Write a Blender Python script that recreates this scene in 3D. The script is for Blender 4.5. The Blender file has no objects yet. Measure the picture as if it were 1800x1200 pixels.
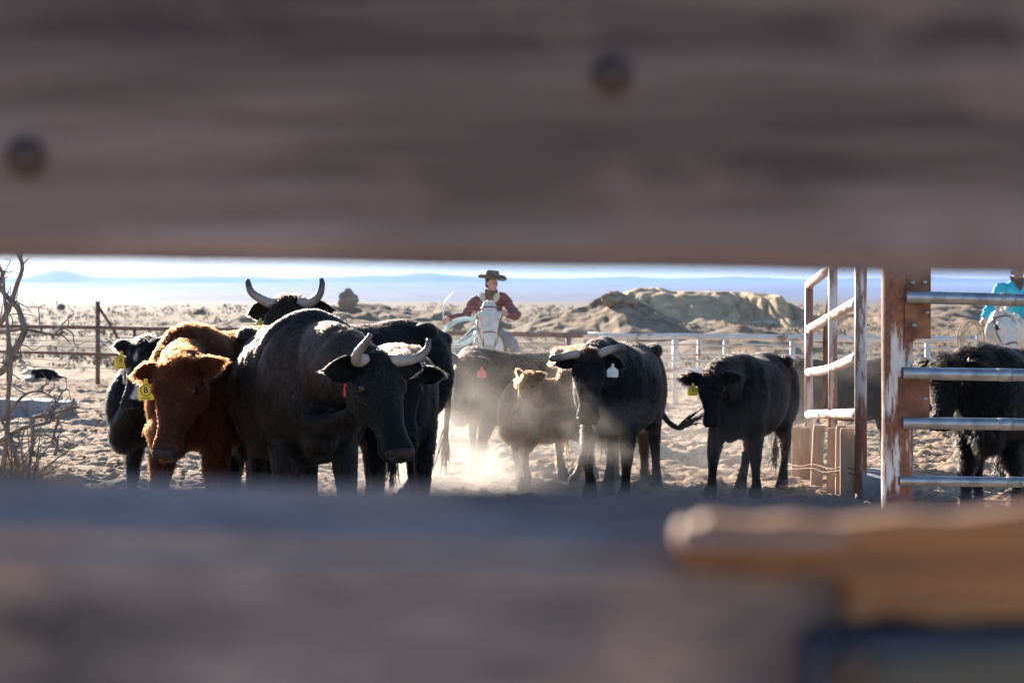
import bpy, bmesh, math, random
import numpy as np
from mathutils import Vector, Matrix

# ------------------------------------------------------------------ camera, sky, sun, exposure
SC = bpy.context.scene
COL = SC.collection
random.seed(7)
RNG = np.random.default_rng(11)
FPX, CX, HY, CAMZ = 2500.0, 900.0, 520.0, 1.0      # focal length in photo pixels, centre column, horizon row, eye height
cam_d = bpy.data.cameras.new('camera')
cam_d.sensor_width = 36.0
cam_d.lens = 50.0
cam_d.shift_y = -(600.0 - HY) / 1800.0
cam_d.clip_start = 0.05
cam_d.clip_end = 30000.0
cam_d.dof.use_dof = True
cam_d.dof.focus_distance = 8.6
cam_d.dof.aperture_fstop = 3.6
cam = bpy.data.objects.new('camera', cam_d)
COL.objects.link(cam)
cam.location = (0, 0, CAMZ)
cam.rotation_euler = (math.radians(90), 0, 0)
SC.camera = cam

SUN_AZ, SUN_EL = math.radians(-24.0), math.radians(16.0)   # azimuth measured from +Y towards +X
SUN_DIR = Vector((math.sin(SUN_AZ) * math.cos(SUN_EL), math.cos(SUN_AZ) * math.cos(SUN_EL), math.sin(SUN_EL)))
world = bpy.data.worlds.new('World')
SC.world = world
world.use_nodes = True
wn = world.node_tree
sky = wn.nodes.new('ShaderNodeTexSky')
sky.sky_type = 'NISHITA'
sky.sun_disc = False
sky.sun_elevation = SUN_EL
sky.sun_rotation = SUN_AZ
sky.altitude = 1600
sky.air_density = 1.0
sky.dust_density = 0.3
sky.ozone_density = 2.0
wbg = wn.nodes['Background']
wn.links.new(sky.outputs[0], wbg.inputs[0])
wbg.inputs[1].default_value = 0.075
sun_d = bpy.data.lights.new('sun', 'SUN')
sun_d.energy = 5.0
sun_d.angle = math.radians(0.55)
sun_d.color = (1.0, 0.90, 0.78)
sun = bpy.data.objects.new('sun', sun_d)
COL.objects.link(sun)
sun.rotation_euler = SUN_DIR.to_track_quat('Z', 'Y').to_euler()
SC.view_settings.view_transform = 'Standard'
SC.view_settings.look = 'None'
SC.view_settings.gamma = 1.0
SC.view_settings.exposure = 1.95
SC.view_settings.use_curve_mapping = False
SC.render.engine = 'CYCLES'
SC.cycles.use_denoising = True
SC.cycles.max_bounces = 6
SC.cycles.volume_bounces = 1
SC.cycles.use_adaptive_sampling = True
SC.cycles.adaptive_threshold = 0.02
SC.cycles.transparent_max_bounces = 6
SC.cycles.sample_clamp_indirect = 6.0
SC.cycles_curves.shape = 'RIBBONS'
SC.cycles_curves.subdivisions = 1

# ------------------------------------------------------------------ helpers
def P(px, py, d):
    """photo pixel seen at distance d -> world point"""
    return Vector(((px - CX) / FPX * d, d, CAMZ - (py - HY) / FPX * d))

def v3(*a): return np.array(a, float)

def tag(o, label=None, cat=None, group=None, kind=None):
    if label: o['label'] = label
    if cat: o['category'] = cat
    if group: o['group'] = group
    if kind: o['kind'] = kind
    return o

def empty(name, loc=(0, 0, 0), rz=0.0):
    o = bpy.data.objects.new(name, None)
    o.empty_display_size = 0.2
    COL.objects.link(o)
    o.location = loc
    o.rotation_euler = (0, 0, rz)
    return o

class MB:
    """collects faces into one mesh"""
    def __init__(self):
        self.v = []; self.f = []; self.n = 0
    def add(self, verts, faces):
        o = self.n
        self.v.append(np.asarray(verts, float).reshape(-1, 3)); self.n += len(self.v[-1])
        self.f.extend([tuple(i + o for i in f) for f in faces])
        return self
    def verts(self):
        return np.concatenate(self.v) if self.v else np.zeros((0, 3))
    def mesh(self, name, smooth=True):
        me = bpy.data.meshes.new(name)
        me.from_pydata(self.verts().tolist(), [], self.f)
        me.update()
        if smooth:
            me.polygons.foreach_set('use_smooth', [True] * len(me.polygons))
        return me
    def build(self, name, mat, parent=None, smooth=True):
        o = bpy.data.objects.new(name, self.mesh(name, smooth))
        COL.objects.link(o)
        if mat: o.data.materials.append(mat)
        o.parent = parent
        return o
    # shapes
    def rings(self, rr, cap=True):
        m = len(rr[0]); V = np.concatenate(rr); F = []
        for i in range(len(rr) - 1):
            for j in range(m):
                k = (j + 1) % m
                F.append((i * m + j, i * m + k, (i + 1) * m + k, (i + 1) * m + j))
        if cap:
            a = len(V); V = np.vstack([V, rr[0].mean(0), rr[-1].mean(0)])
            for j in range(m):
                k = (j + 1) % m
                F.append((k, j, a)); F.append(((len(rr) - 1) * m + j, (len(rr) - 1) * m + k, a + 1))
        return self.add(V, F)
    def tube(self, pts, rad, m=10, sub=4, up=(0, 0, 1), cap=True):
        pts = np.asarray(pts, float); rad = np.asarray(rad, float)
        if rad.ndim == 1: rad = np.stack([rad, rad], 1)
        if sub > 1 and len(pts) > 2:
            pr = crom(np.hstack([pts, rad]), sub); pts, rad = pr[:, :3], np.maximum(pr[:, 3:], 1e-4)
        t = np.gradient(pts, axis=0); t /= np.linalg.norm(t, axis=1)[:, None] + 1e-9
        u0 = np.asarray(up, float)
        if abs(t[0] @ u0) > 0.95 * np.linalg.norm(u0): u0 = np.array([0.0, 1, 0]) if abs(t[0][1]) < .9 else np.array([1.0, 0, 0])
        rr = []; a = np.arange(m) / m * 2 * math.pi
        u = u0
        for p, d, r in zip(pts, t, rad):
            u = u - d * (u @ d); u /= np.linalg.norm(u) + 1e-9
            w = np.cross(d, u)
            rr.append(p + np.outer(np.cos(a) * r[0], w) + np.outer(np.sin(a) * r[1], u))
        return self.rings(rr, cap)
    def ell(self, c, r, axes=None, nu=14, nv=9):
        A = np.eye(3) if axes is None else np.asarray(axes, float)
        rr = []
        for i in range(1, nv):
            th = math.pi * i / nv
            a = np.arange(nu) / nu * 2 * math.pi
            q = np.stack([np.cos(a) * math.sin(th) * r[0], np.sin(a) * math.sin(th) * r[1], np.full(nu, -math.cos(th) * r[2])], 1)
            rr.append(np.asarray(c) + q @ A)
        m = nu; V = np.concatenate(rr); F = []
        for i in range(len(rr) - 1):
            for j in range(m):
                k = (j + 1) % m
                F.append((i * m + j, i * m + k, (i + 1) * m + k, (i + 1) * m + j))
        a0 = len(V)
        V = np.vstack([V, np.asarray(c) + np.array([0, 0, -r[2]]) @ A, np.asarray(c) + np.array([0, 0, r[2]]) @ A])
        for j in range(m):
            k = (j + 1) % m
            F.append((k, j, a0)); F.append(((len(rr) - 1) * m + j, (len(rr) - 1) * m + k, a0 + 1))
        return self.add(V, F)
    def box(self, c, s, rot=None, jit=0.0):
        q = np.array([(x, y, z) for x in (-.5, .5) for y in (-.5, .5) for z in (-.5, .5)]) * np.asarray(s)
        if jit: q = q + RNG.uniform(-jit, jit, q.shape)
        if rot is not None: q = q @ np.asarray(rot).T
        return self.add(q + np.asarray(c), [(0, 1, 3, 2), (4, 6, 7, 5), (0, 4, 5, 1), (2, 3, 7, 6), (0, 2, 6, 4), (1, 5, 7, 3)])
    def poly(self, outline, y0, y1):
        """outline of (x, z) points extruded along y"""
        n = len(outline); V = [(x, y0, z) for x, z in outline] + [(x, y1, z) for x, z in outline]
        F = [tuple(range(n)), tuple(range(2 * n - 1, n - 1, -1))] + [(i, i + n, (i + 1) % n + n, (i + 1) % n) for i in range(n)]
        return self.add(V, F)

def crom(a, sub):
    """Catmull-Rom resampling of rows"""
    n = len(a); p = np.vstack([2 * a[0] - a[1], a, 2 * a[-1] - a[-2]]); out = []
    for i in range(n - 1):
        p0, p1, p2, p3 = p[i:i + 4]
        for k in range(sub):
            t = k / sub
            out.append(.5 * (2 * p1 + (p2 - p0) * t + (2 * p0 - 5 * p1 + 4 * p2 - p3) * t * t + (3 * p1 - p0 - 3 * p2 + p3) * t ** 3))
    out.append(a[-1])
    return np.array(out)

def vnoise(p, seed=0):
    """smooth value noise in 0..1 on an (N,3) array"""
    p = np.asarray(p, float); i = np.floor(p).astype(np.int64); f = p - i; f = f * f * (3 - 2 * f)
    def h(x, y, z):
        n = (x * 374761393 + y * 668265263 + z * 2147483647 + seed * 144665) & 0x7fffffff
        n = (n ^ (n >> 13)) * 1274126177 & 0x7fffffff
        n = (n ^ (n >> 16)) * 2246822519 & 0x7fffffff
        return ((n ^ (n >> 15)) & 0xffff) / 65535.0
    r = 0
    for dx in (0, 1):
        for dy in (0, 1):
            for dz in (0, 1):
                w = (f[:, 0] if dx else 1 - f[:, 0]) * (f[:, 1] if dy else 1 - f[:, 1]) * (f[:, 2] if dz else 1 - f[:, 2])
                r = r + w * h(i[:, 0] + dx, i[:, 1] + dy, i[:, 2] + dz)
    return r

def fbm(p, o=4, seed=0, gain=.5):
    s = 0; a = 1; t = 0; p = np.asarray(p, float)
    for k in range(o):
        s = s + a * vnoise(p * 2 ** k, seed + k * 17); t += a; a *= gain
    return s / t

def sstep(x, a, b):
    t = np.clip((np.asarray(x, float) - a) / (b - a), 0, 1)
    return t * t * (3 - 2 * t)

# ------------------------------------------------------------------ materials
MATS = {}
def nmat(name):
    m = bpy.data.materials.new(name); m.use_nodes = True
    MATS[name] = m
    return m, m.node_tree, m.node_tree.nodes['Principled BSDF']

def ramp(nt, fac, stops):
    r = nt.nodes.new('ShaderNodeValToRGB')
    el = r.color_ramp.elements
    while len(el) < len(stops): el.new(0.5)
    for e, (p, c) in zip(el, stops):
        e.position = p; e.color = (*c, 1) if len(c) == 3 else c
    nt.links.new(fac, r.inputs[0])
    return r.outputs[0]

def noise(nt, scale, detail=4, rough=.55, vec=None, mapscale=None, coord='Object'):
    n = nt.nodes.new('ShaderNodeTexNoise')
    n.inputs['Scale'].default_value = scale; n.inputs['Detail'].default_value = detail; n.inputs['Roughness'].default_value = rough
    tc = nt.nodes.new('ShaderNodeTexCoord')
    src = tc.outputs[coord] if vec is None else vec
    if mapscale:
        mp = nt.nodes.new('ShaderNodeMapping'); mp.inputs['Scale'].default_value = mapscale
        nt.links.new(src, mp.inputs[0]); src = mp.outputs[0]
    nt.links.new(src, n.inputs['Vector'])
    return n.outputs['Fac']

def mixc(nt, fac, a, b, mode='MIX'):
    m = nt.nodes.new('ShaderNodeMix'); m.data_type = 'RGBA'; m.blend_type = mode
    for inp, v in ((m.inputs[0], fac), (m.inputs[6], a), (m.inputs[7], b)):
        if isinstance(v, (int, float)): inp.default_value = v
        elif isinstance(v, tuple): inp.default_value = (*v, 1)
        else: nt.links.new(v, inp)
    return m.outputs[2]

def bump(nt, bs, h, strength=.3, dist=.02):
    b = nt.nodes.new('ShaderNodeBump'); b.inputs['Strength'].default_value = strength; b.inputs['Distance'].default_value = dist
    nt.links.new(h, b.inputs['Height']); nt.links.new(b.outputs[0], bs.inputs['Normal'])

def simple(name, c1, c2=None, scale=8, rough=.6, bmp=0, bdist=.01, metal=0, mapscale=None, detail=4, lo=.35, hi=.65):
    m, nt, bs = nmat(name)
    c2 = c2 or c1
    n = noise(nt, scale, detail, mapscale=mapscale)
    nt.links.new(ramp(nt, n, [(lo, c1), (hi, c2)]), bs.inputs['Base Color'])
    bs.inputs['Roughness'].default_value = rough; bs.inputs['Metallic'].default_value = metal
    if bmp: bump(nt, bs, n, bmp, bdist)
    return m

def coat(name, c1, c2, rough=.55):
    """body skin under the fur: c1 -> c2 by the vertex attribute 'tint'"""
    m, nt, bs = nmat(name)
    a = nt.nodes.new('ShaderNodeAttribute'); a.attribute_name = 'tint'
    n = noise(nt, 14, 3)
    c = mixc(nt, a.outputs['Fac'], c1, c2)
    c = mixc(nt, ramp(nt, n, [(.3, (0, 0, 0)), (.75, (.5, .5, .5))]), c, (.5, .5, .5), 'MULTIPLY')
    nt.links.new(c, bs.inputs['Base Color'])
    bs.inputs['Roughness'].default_value = rough
    bs.inputs['Specular IOR Level'].default_value = .08
    bump(nt, bs, noise(nt, 60, 3, mapscale=(.35, 1, 1)), .35, .01)
    return m

def hairmat(name, c1, c2, rough=.32, radial=.45, ior=1.33, soft=.45):
    m = bpy.data.materials.new(name); m.use_nodes = True; nt = m.node_tree
    nt.nodes.remove(nt.nodes['Principled BSDF'])
    h = nt.nodes.new('ShaderNodeBsdfHairPrincipled')
    h.parametrization = 'COLOR'
    a = nt.nodes.new('ShaderNodeAttribute'); a.attribute_name = 'tint'
    nt.links.new(mixc(nt, a.outputs['Fac'], c1, c2), h.inputs['Color'])
    h.inputs['Roughness'].default_value = rough
    h.inputs['Radial Roughness'].default_value = radial
    h.inputs['IOR'].default_value = ior
    h.inputs['Random Roughness'].default_value = .3
    df = nt.nodes.new('ShaderNodeBsdfDiffuse'); nt.links.new(h.inputs['Color'].links[0].from_socket, df.inputs['Color'])
    mx = nt.nodes.new('ShaderNodeMixShader'); mx.inputs[0].default_value = soft
    nt.links.new(h.outputs[0], mx.inputs[1]); nt.links.new(df.outputs[0], mx.inputs[2])
    nt.links.new(mx.outputs[0], nt.nodes['Material Output'].inputs[0])
    return m

def peeled(name, paint, rust1, rust2, amount, rough=.6, ms=(1, 1, .16)):
    m, nt, bs = nmat(name)
    n = noise(nt, 9, 6, .65, mapscale=ms); n2 = noise(nt, 40, 3)
    rust = ramp(nt, n2, [(.3, rust1), (.7, rust2)])
    k = ramp(nt, n, [(amount - .03, (0, 0, 0)), (amount + .03, (1, 1, 1))])
    dirt = ramp(nt, noise(nt, 3.5, 5), [(.35, paint), (.8, tuple(x * .72 for x in paint))])
    nt.links.new(mixc(nt, k, dirt, rust), bs.inputs['Base Color'])
    bs.inputs['Roughness'].default_value = rough
    bump(nt, bs, k, -.15, .002)
    return m

def wood(name, c1, c2, c3, grain=(1.2, 16, 16), rough=.8, bd=.006, blot=None):
    m, nt, bs = nmat(name)
    n = noise(nt, 2.2, 7, .62, mapscale=grain); n2 = noise(nt, 3.0, 3, mapscale=(1, 1.6, 1.6))
    c = ramp(nt, n, [(.36, c1), (.5, c2), (.64, c3)])
    c = mixc(nt, ramp(nt, n2, [(.35, (0, 0, 0)), (.7, (.55, .55, .55))]), c, c1)
    if blot:
        c = mixc(nt, ramp(nt, noise(nt, 11, 3, .5, mapscale=(.8, 1, 1.3)), [(.5, (0, 0, 0)), (.68, (.8, .8, .8))]), c, blot)
    nt.links.new(c, bs.inputs['Base Color'])
    bs.inputs['Roughness'].default_value = rough
    bump(nt, bs, n, .7, bd)
    return m
# ------------------------------------------------------------------ terrain
def base_z(y):
    y = np.asarray(y, float)
    z = np.where(y < 15, -.05 * y, -.75 - .02 * (y - 15))
    z = np.where(y > 36, -1.17 - .0012 * (y - 36), z)
    z = np.where(y > 700, -1.97 - .004 * (y - 700), z)
    z = np.where(y > 2200, -7.97 + (y - 2200) * .014, z)
    return np.where(y < 0, 0, z)

def ground_z(x, y):
    x = np.atleast_1d(np.asarray(x, float)); y = np.atleast_1d(np.asarray(y, float))
    z = base_z(y).copy()
    p = np.stack([x, y, np.zeros_like(x)], 1)
    near = sstep(y, 2, 5) * (1 - sstep(y, 34, 46))
    z += near * ((fbm(p * 1.1, 3, 5) - .5) * .10 + (fbm(p * 3.6, 3, 9, .75) - .5) * .19)
    # trampled hoof prints
    w = sstep(y, 6, 8) * (1 - sstep(y, 22, 30)); k = w > 0
    if k.any():
        cs = .27; gx, gy = x[k] / cs, y[k] / cs; ix, iy = np.floor(gx), np.floor(gy); dent = np.zeros(k.sum())
        for a in (-1, 0, 1):
            for b in (-1, 0, 1):
                cx, cy = ix + a, iy + b; q = np.stack([cx * .731 + .37, cy * .917 + .21, cx * 0], 1)
                jx, jy, on = vnoise(q * 7.3, 71), vnoise(q * 9.1, 72), vnoise(q * 5.7, 73)
                dd = np.hypot((gx - cx - jx), (gy - cy - jy) * .8) * cs / (.075 + .04 * on)
                dent += np.where(on > .38, -.027 * (1 - sstep(dd, .25, .95)) + .013 * np.exp(-((dd - 1.12) / .22) ** 2), 0)
        z[k] += w[k] * dent
    mid = sstep(y, 38, 60)
    z += mid * ((fbm(p * .11, 4, 21) - .45) * 1.3 + (fbm(p * .8, 2, 23) - .5) * .25) * (1 - .5 * sstep(y, 300, 900))
    far = sstep(y, 700, 2500)
    z += far * (fbm(p * .002, 4, 31) - .5) * 26
    return z

def heightfield(name, xs, ys, zf, mat, label=None):
    X, Y = np.meshgrid(xs, ys)
    Z = zf(X.ravel(), Y.ravel())
    nx, ny = len(xs), len(ys)
    V = np.stack([X.ravel(), Y.ravel(), Z], 1)
    i = np.arange(nx * ny).reshape(ny, nx)
    F = np.stack([i[:-1, :-1], i[:-1, 1:], i[1:, 1:], i[1:, :-1]], -1).reshape(-1, 4)
    return quadmesh(name, V, F, mat)

def quadmesh(name, V, F, mat, smooth=True):
    me = bpy.data.meshes.new(name)
    me.vertices.add(len(V)); me.vertices.foreach_set('co', V.astype(np.float32).ravel())
    k = F.shape[1]
    me.loops.add(F.size); me.loops.foreach_set('vertex_index', F.astype(np.int32).ravel())
    me.polygons.add(len(F)); me.polygons.foreach_set('loop_start', (np.arange(len(F)) * k).astype(np.int32))
    me.polygons.foreach_set('loop_total', np.full(len(F), k, np.int32))
    me.update(calc_edges=True); me.validate()
    me.polygons.foreach_set('use_smooth', [smooth] * len(me.polygons))
    o = bpy.data.objects.new(name, me); COL.objects.link(o)
    if mat: me.materials.append(mat)
    return o

def dirt_mat():
    m, nt, bs = nmat('dirt')
    n1 = noise(nt, 2.6, 7, .68); n2 = noise(nt, 22, 5, .6); n3 = noise(nt, .5, 3)
    c = ramp(nt, n1, [(.33, (.34, .22, .135)), (.5, (.50, .34, .215)), (.68, (.62, .445, .30))])
    c = mixc(nt, ramp(nt, n2, [(.42, (.75, .75, .75)), (.36 + .2, (0, 0, 0))]), c, (.20, .14, .09))
    # dry grass and brush litter beyond the corral
    geo = nt.nodes.new('ShaderNodeNewGeometry'); sx = nt.nodes.new('ShaderNodeSeparateXYZ'); nt.links.new(geo.outputs['Position'], sx.inputs[0])
    mr = nt.nodes.new('ShaderNodeMapRange'); mr.inputs[1].default_value = 30; mr.inputs[2].default_value = 44; nt.links.new(sx.outputs['Y'], mr.inputs[0])
    g = ramp(nt, noise(nt, .9, 6, .7), [(.35, (.12, .08, .045)), (.5, (.225, .155, .088)), (.66, (.33, .24, .145))])
    c = mixc(nt, mr.outputs[0], c, g)
    mr2 = nt.nodes.new('ShaderNodeMapRange'); mr2.inputs[1].default_value = 150; mr2.inputs[2].default_value = 900; nt.links.new(sx.outputs['Y'], mr2.inputs[0])
    f = ramp(nt, noise(nt, .012, 5, .7), [(.35, (.06, .056, .042)), (.6, (.135, .11, .08))])
    c = mixc(nt, mr2.outputs[0], c, f)
    nt.links.new(c, bs.inputs['Base Color'])
    bs.inputs['Roughness'].default_value = .95; bs.inputs['Specular IOR Level'].default_value = .15
    bump(nt, bs, mixc(nt, .5, noise(nt, 7, 6, .7), n2), 1.0, .075)
    return m

DIRT = dirt_mat()
ys = np.concatenate([np.linspace(-40, 5.5, 30), np.arange(6, 20, .05), np.arange(20.05, 37, .085), np.geomspace(37.2, 200, 130), np.geomspace(206, 14000, 70)])
NX = 560
t = np.linspace(-1, 1, NX); t = np.sign(t) * (np.abs(t) ** 1.25)
hw = np.where(ys < 8, 14 + .3 * np.abs(ys - 8), 14 + .62 * (ys - 8))
X = t[None, :] * hw[:, None]; Y = np.repeat(ys[:, None], NX, 1)
V = np.stack([X.ravel(), Y.ravel(), ground_z(X.ravel(), Y.ravel())], 1)
i = np.arange(NX * len(ys)).reshape(len(ys), NX)
F = np.stack([i[:-1, :-1], i[:-1, 1:], i[1:, 1:], i[1:, :-1]], -1).reshape(-1, 4)
ground = tag(quadmesh('ground', V, F, DIRT), kind='structure')

def gz(x, y): return float(ground_z([x], [y])[0])

# loose clods of trampled dirt
def clods():
    n = 9000
    d = 7 + 30 * RNG.random(n) ** 1.5; x = (RNG.random(n) * 2 - 1) * (.42 * d + 1)
    z = ground_z(x, d)
    r = .010 + .03 * RNG.random(n) ** 4
    oc = np.array([(1, 0, 0), (-1, 0, 0), (0, 1, 0), (0, -1, 0), (0, 0, 1), (0, 0, -1)], float)
    of = np.array([(0, 2, 4), (2, 1, 4), (1, 3, 4), (3, 0, 4), (2, 0, 5), (1, 2, 5), (3, 1, 5), (0, 3, 5)])
    V = (oc[None] * (1 + RNG.uniform(-.4, .4, (n, 6, 3))) + RNG.uniform(-.25, .25, (n, 6, 3))) * r[:, None, None]
    V[:, :, 2] *= .7
    V += np.stack([x, d, z + r * .3], 1)[:, None]
    F = of[None] + (np.arange(n) * 6)[:, None, None]
    o = quadmesh('dirt_clods', V.reshape(-1, 3), F.reshape(-1, 3), DIRT)
    tag(o, 'small loose clods of dry dirt and dung scattered over the corral floor', 'dirt', kind='stuff')
clods()

# far mesas and hills
ROCKFAR = simple('mesa_rock', (.10, .08, .07), (.16, .125, .10), .004, .95)
def mesa_range(name, y0, y1, prof, seed, zb):
    xs = np.linspace(-.55 * y1, .55 * y1, 240); yy = np.linspace(y0, y1, 26)
    def zf(x, y):
        u = (y - y0) / (y1 - y0)
        env = sstep(u, 0, .45) * (1 - sstep(u, .75, 1))
        px = CX + x / y * FPX
        top = np.interp(px, [a for a, b in prof], [b for a, b in prof])
        h = CAMZ + (HY - top) / FPX * (y0 + .45 * (y1 - y0))
        p = np.stack([x * .0016, y * .0016, 0 * x], 1)
        gul = 1 - .28 * np.abs(fbm(p * 2, 4, seed) - .5) * 2 * (1 - env * .6)
        return zb + (h - zb) * env * gul + (fbm(p, 3, seed + 5) - .5) * 12 * env
    return tag(heightfield(name, xs, yy, zf, ROCKFAR), kind='structure')
mesa_range('hills', 8200, 11000, [(-900, 492), (0, 489), (45, 487), (75, 478), (98, 473), (122, 474), (150, 484), (190, 486), (300, 486), (370, 483), (430, 484), (520, 488), (640, 484), (700, 483), (755, 479), (800, 483), (900, 486), (1000, 488), (1100, 484), (1180, 488), (1300, 485), (1400, 490), (1500, 487), (1650, 486), (1800, 491), (2700, 490)], 3, -10)
mesa_range('hills', 5200, 7200, [(-900, 505), (0, 500), (200, 503), (350, 499), (520, 504), (700, 500), (900, 503), (1050, 499), (1250, 502), (1500, 500), (1800, 502), (2700, 502)], 8, -10)

def badland_mat(name, a, b, c, rough=.95):
    m, nt, bs = nmat(name)
    n = noise(nt, .9, 6, .6, mapscale=(1, 1, 3.2)); n2 = noise(nt, .25, 3)
    col = ramp(nt, n, [(.33, a), (.5, b), (.68, c)])
    nt.links.new(mixc(nt, ramp(nt, n2, [(.4, (0, 0, 0)), (.7, (.6, .6, .6))]), col, a), bs.inputs['Base Color'])
    bs.inputs['Roughness'].default_value = rough; bs.inputs['Specular IOR Level'].default_value = .1
    bump(nt, bs, n, .6, .15)
    return m
BADLAND = badland_mat('badland_clay', (.36, .24, .135), (.50, .35, .205), (.60, .44, .275))
BRUSHHILL = badland_mat('brush_hill', (.15, .10, .06), (.27, .185, .115), (.37, .265, .17))

def ridge(name, d0, d1, pxa, pxb, prof, mat, rill, seed, nx=220, ny=70, rough=.25, crag=0, mesa=False):
    xa, xb = (pxa - CX) / FPX * d0, (pxb - CX) / FPX * d1
    if pxa < CX: xa = (pxa - CX) / FPX * d1
    if pxb < CX: xb = (pxb - CX) / FPX * d0
    xs = np.linspace(xa, xb, nx); yy = np.linspace(d0, d1, ny)
    dm = d0 + .55 * (d1 - d0)
    pp = np.array(prof, float)
    def zf(x, y):
        u = (y - d0) / (d1 - d0)
        px = CX + x / dm * FPX
        top = CAMZ + (HY - np.interp(px, pp[:, 0], pp[:, 1])) / FPX * dm
        b = base_z(y) - .5
        q = np.stack([x, y * 0 + seed * 3.1, x * 0], 1)
        env = np.clip(np.minimum(u / .55, (1 - u) / .45), 0, 1)
        env = env ** (.75)
        xw = x + 2.2 * (fbm(np.stack([x * .35, y * .35, x * 0], 1), 3, seed) - .5)
        rl = np.abs(vnoise(np.stack([xw * .55, y * .05, x * 0], 1), seed) - .5) * 2
        rl2 = np.abs(vnoise(np.stack([xw * 1.6, y * .22, x * 0], 1), seed + 3) - .5) * 2
        if mesa:
            ue = np.clip(u + .16 * (rl - .45) + .07 * (rl2 - .45), 0, 1)
            env = np.where(ue < .45, .42 * np.clip(ue / .45, 0, 1) ** 1.5, np.where(ue < .62, .42 + .5 * sstep(ue, .45, .62), .92 + .08 * sstep(ue, .62, .7))) * (1 - sstep(u, .85, 1))
            env = env * sstep(u, 0, .1)
        z = b + (top - b) * env
        z += rill * (rl * .75 + rl2 * .35 - .6) * env * (1 - env) * 4 * .6
        nz = fbm(np.stack([x * .7, y * .7, x * 0], 1), 4, seed + 9) - .5
        z += nz * rough * (.3 + env) * 1.4
        if crag:
            z += crag * np.floor(4 * np.clip(fbm(np.stack([x * .55, y * .55, x * 0], 1), 3, seed + 40) - .42, 0, .3) * 3) / 4 * sstep(env, .6, .95)
        return np.where(env > .001, z, b)
    return tag(heightfield(name, xs, yy, zf, mat), kind='structure')
ridge('badland_hill', 84, 110, 1060, 1480, [(1060, 590), (1090, 540), (1112, 513), (1135, 506), (1175, 505), (1195, 511), (1250, 512), (1330, 513), (1372, 517), (1400, 527), (1440, 548), (1480, 590)], BADLAND, .35, 4, 340, 110, .10, mesa=True)
ridge('brush_hill', 62, 84, 880, 1260, [(880, 592), (930, 568), (990, 556), (1030, 548), (1060, 534), (1070, 521), (1085, 517), (1105, 528), (1140, 540), (1180, 556), (1220, 574), (1260, 592)], BRUSHHILL, .5, 12, 200, 70, .4, .45)
ridge('brush_hill', 72, 100, 380, 900, [(380, 580), (430, 552), (470, 540), (520, 545), (570, 541), (600, 534), (630, 536), (700, 545), (780, 541), (850, 548), (900, 575)], BRUSHHILL, .5, 15, 220, 60, .5, .15)
ridge('brush_hill', 90, 120, 1420, 2150, [(1420, 585), (1480, 556), (1560, 545), (1640, 540), (1720, 537), (1800, 543), (1950, 540), (2150, 585)], BRUSHHILL, .9, 19, 240, 60, .45, .1)
ridge('brush_hill', 46, 60, 1180, 1460, [(1180, 604), (1240, 584), (1300, 574), (1350, 578), (1410, 588), (1460, 604)], BRUSHHILL, .3, 23, 130, 46, .3)

def boulder(name, c, r, seed, mat, label):
    b = bmesh.new(); bmesh.ops.create_icosphere(b, subdivisions=4, radius=1)
    v = np.array([x.co[:] for x in b.verts])
    k = 1 + .9 * (fbm(v * 1.3 + seed, 3, seed) - .5) + .35 * (np.floor(5 * fbm(v * 2.2 + seed, 2, seed + 4)) / 5 - .5)
    v = v * k[:, None] * np.asarray(r)
    for x, q in zip(b.verts, v): x.co = q
    me = bpy.data.meshes.new(name); b.to_mesh(me); b.free(); me.materials.append(mat)
    o = bpy.data.objects.new(name, me); COL.objects.link(o); o.location = c
    return tag(o, label, 'rock')
ROCK = badland_mat('sandstone', (.20, .135, .085), (.36, .26, .17), (.45, .34, .23))
boulder('rock_outcrop', P(612, 528, 80), (.62, .6, .58), 3, ROCK, 'dark rounded rock knob standing on the brushy ridge behind the horned cow')
boulder('rock_outcrop', P(1078, 527, 71), (.55, .6, .42), 9, ROCK, 'jagged tan rock outcrop on top of the brown hill right of the rider')
boulder('rock_outcrop', P(1100, 531, 71), (.55, .5, .25), 14, ROCK, 'low flat rock ledge just right of the jagged outcrop')
boulder('rock_outcrop', P(470, 549, 79), (.5, .6, .35), 19, ROCK, 'small rock ledge on the ridge left of the upturned horns')

# sagebrush on the flats beyond the corral: one uncountable mass
def scrub():
    n = 5200
    d = 40 * (300 / 40) ** RNG.random(n); x = (RNG.random(n) * 2 - 1) * .44 * d
    z = ground_z(x, d)
    h = (.12 + .24 * RNG.random(n)) * np.where(RNG.random(n) < .10, 1.9, 1) * (.8 + d / 250)
    V = []; 
    m = 26
    a = RNG.random((n, m)) * 2 * math.pi; e = RNG.random((n, m)) ** .7; rr = RNG.random((n, m)) ** .4
    c = np.stack([np.cos(a) * np.sqrt(1 - e * e * .9) * rr * .85, np.sin(a) * np.sqrt(1 - e * e * .9) * rr * .85, e * rr], -1) * h[:, None, None]
    c += np.stack([x, d, z - .03], 1)[:, None]
    s = (h * .30)[:, None, None, None] * (.5 + RNG.random((n, m))[:, :, None, None])
    tri = c[:, :, None, :] + RNG.uniform(-1, 1, (n, m, 3, 3)) * s * np.array([.55, .55, .8])
    V = tri.reshape(-1, 3); F = np.arange(len(V)).reshape(-1, 3)
    mt, nt, bs = nmat('sage')
    q = noise(nt, .35, 3)
    nt.links.new(ramp(nt, q, [(.3, (.11, .095, .06)), (.5, (.20, .155, .095)), (.7, (.31, .235, .145))]), bs.inputs['Base Color'])
    bs.inputs['Roughness'].default_value = .9
    o = quadmesh('sagebrush', V, F, mt, False)
    tag(o, 'grey green and tan sagebrush covering the flats beyond the corral fence', 'sagebrush', kind='stuff')
scrub()

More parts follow.
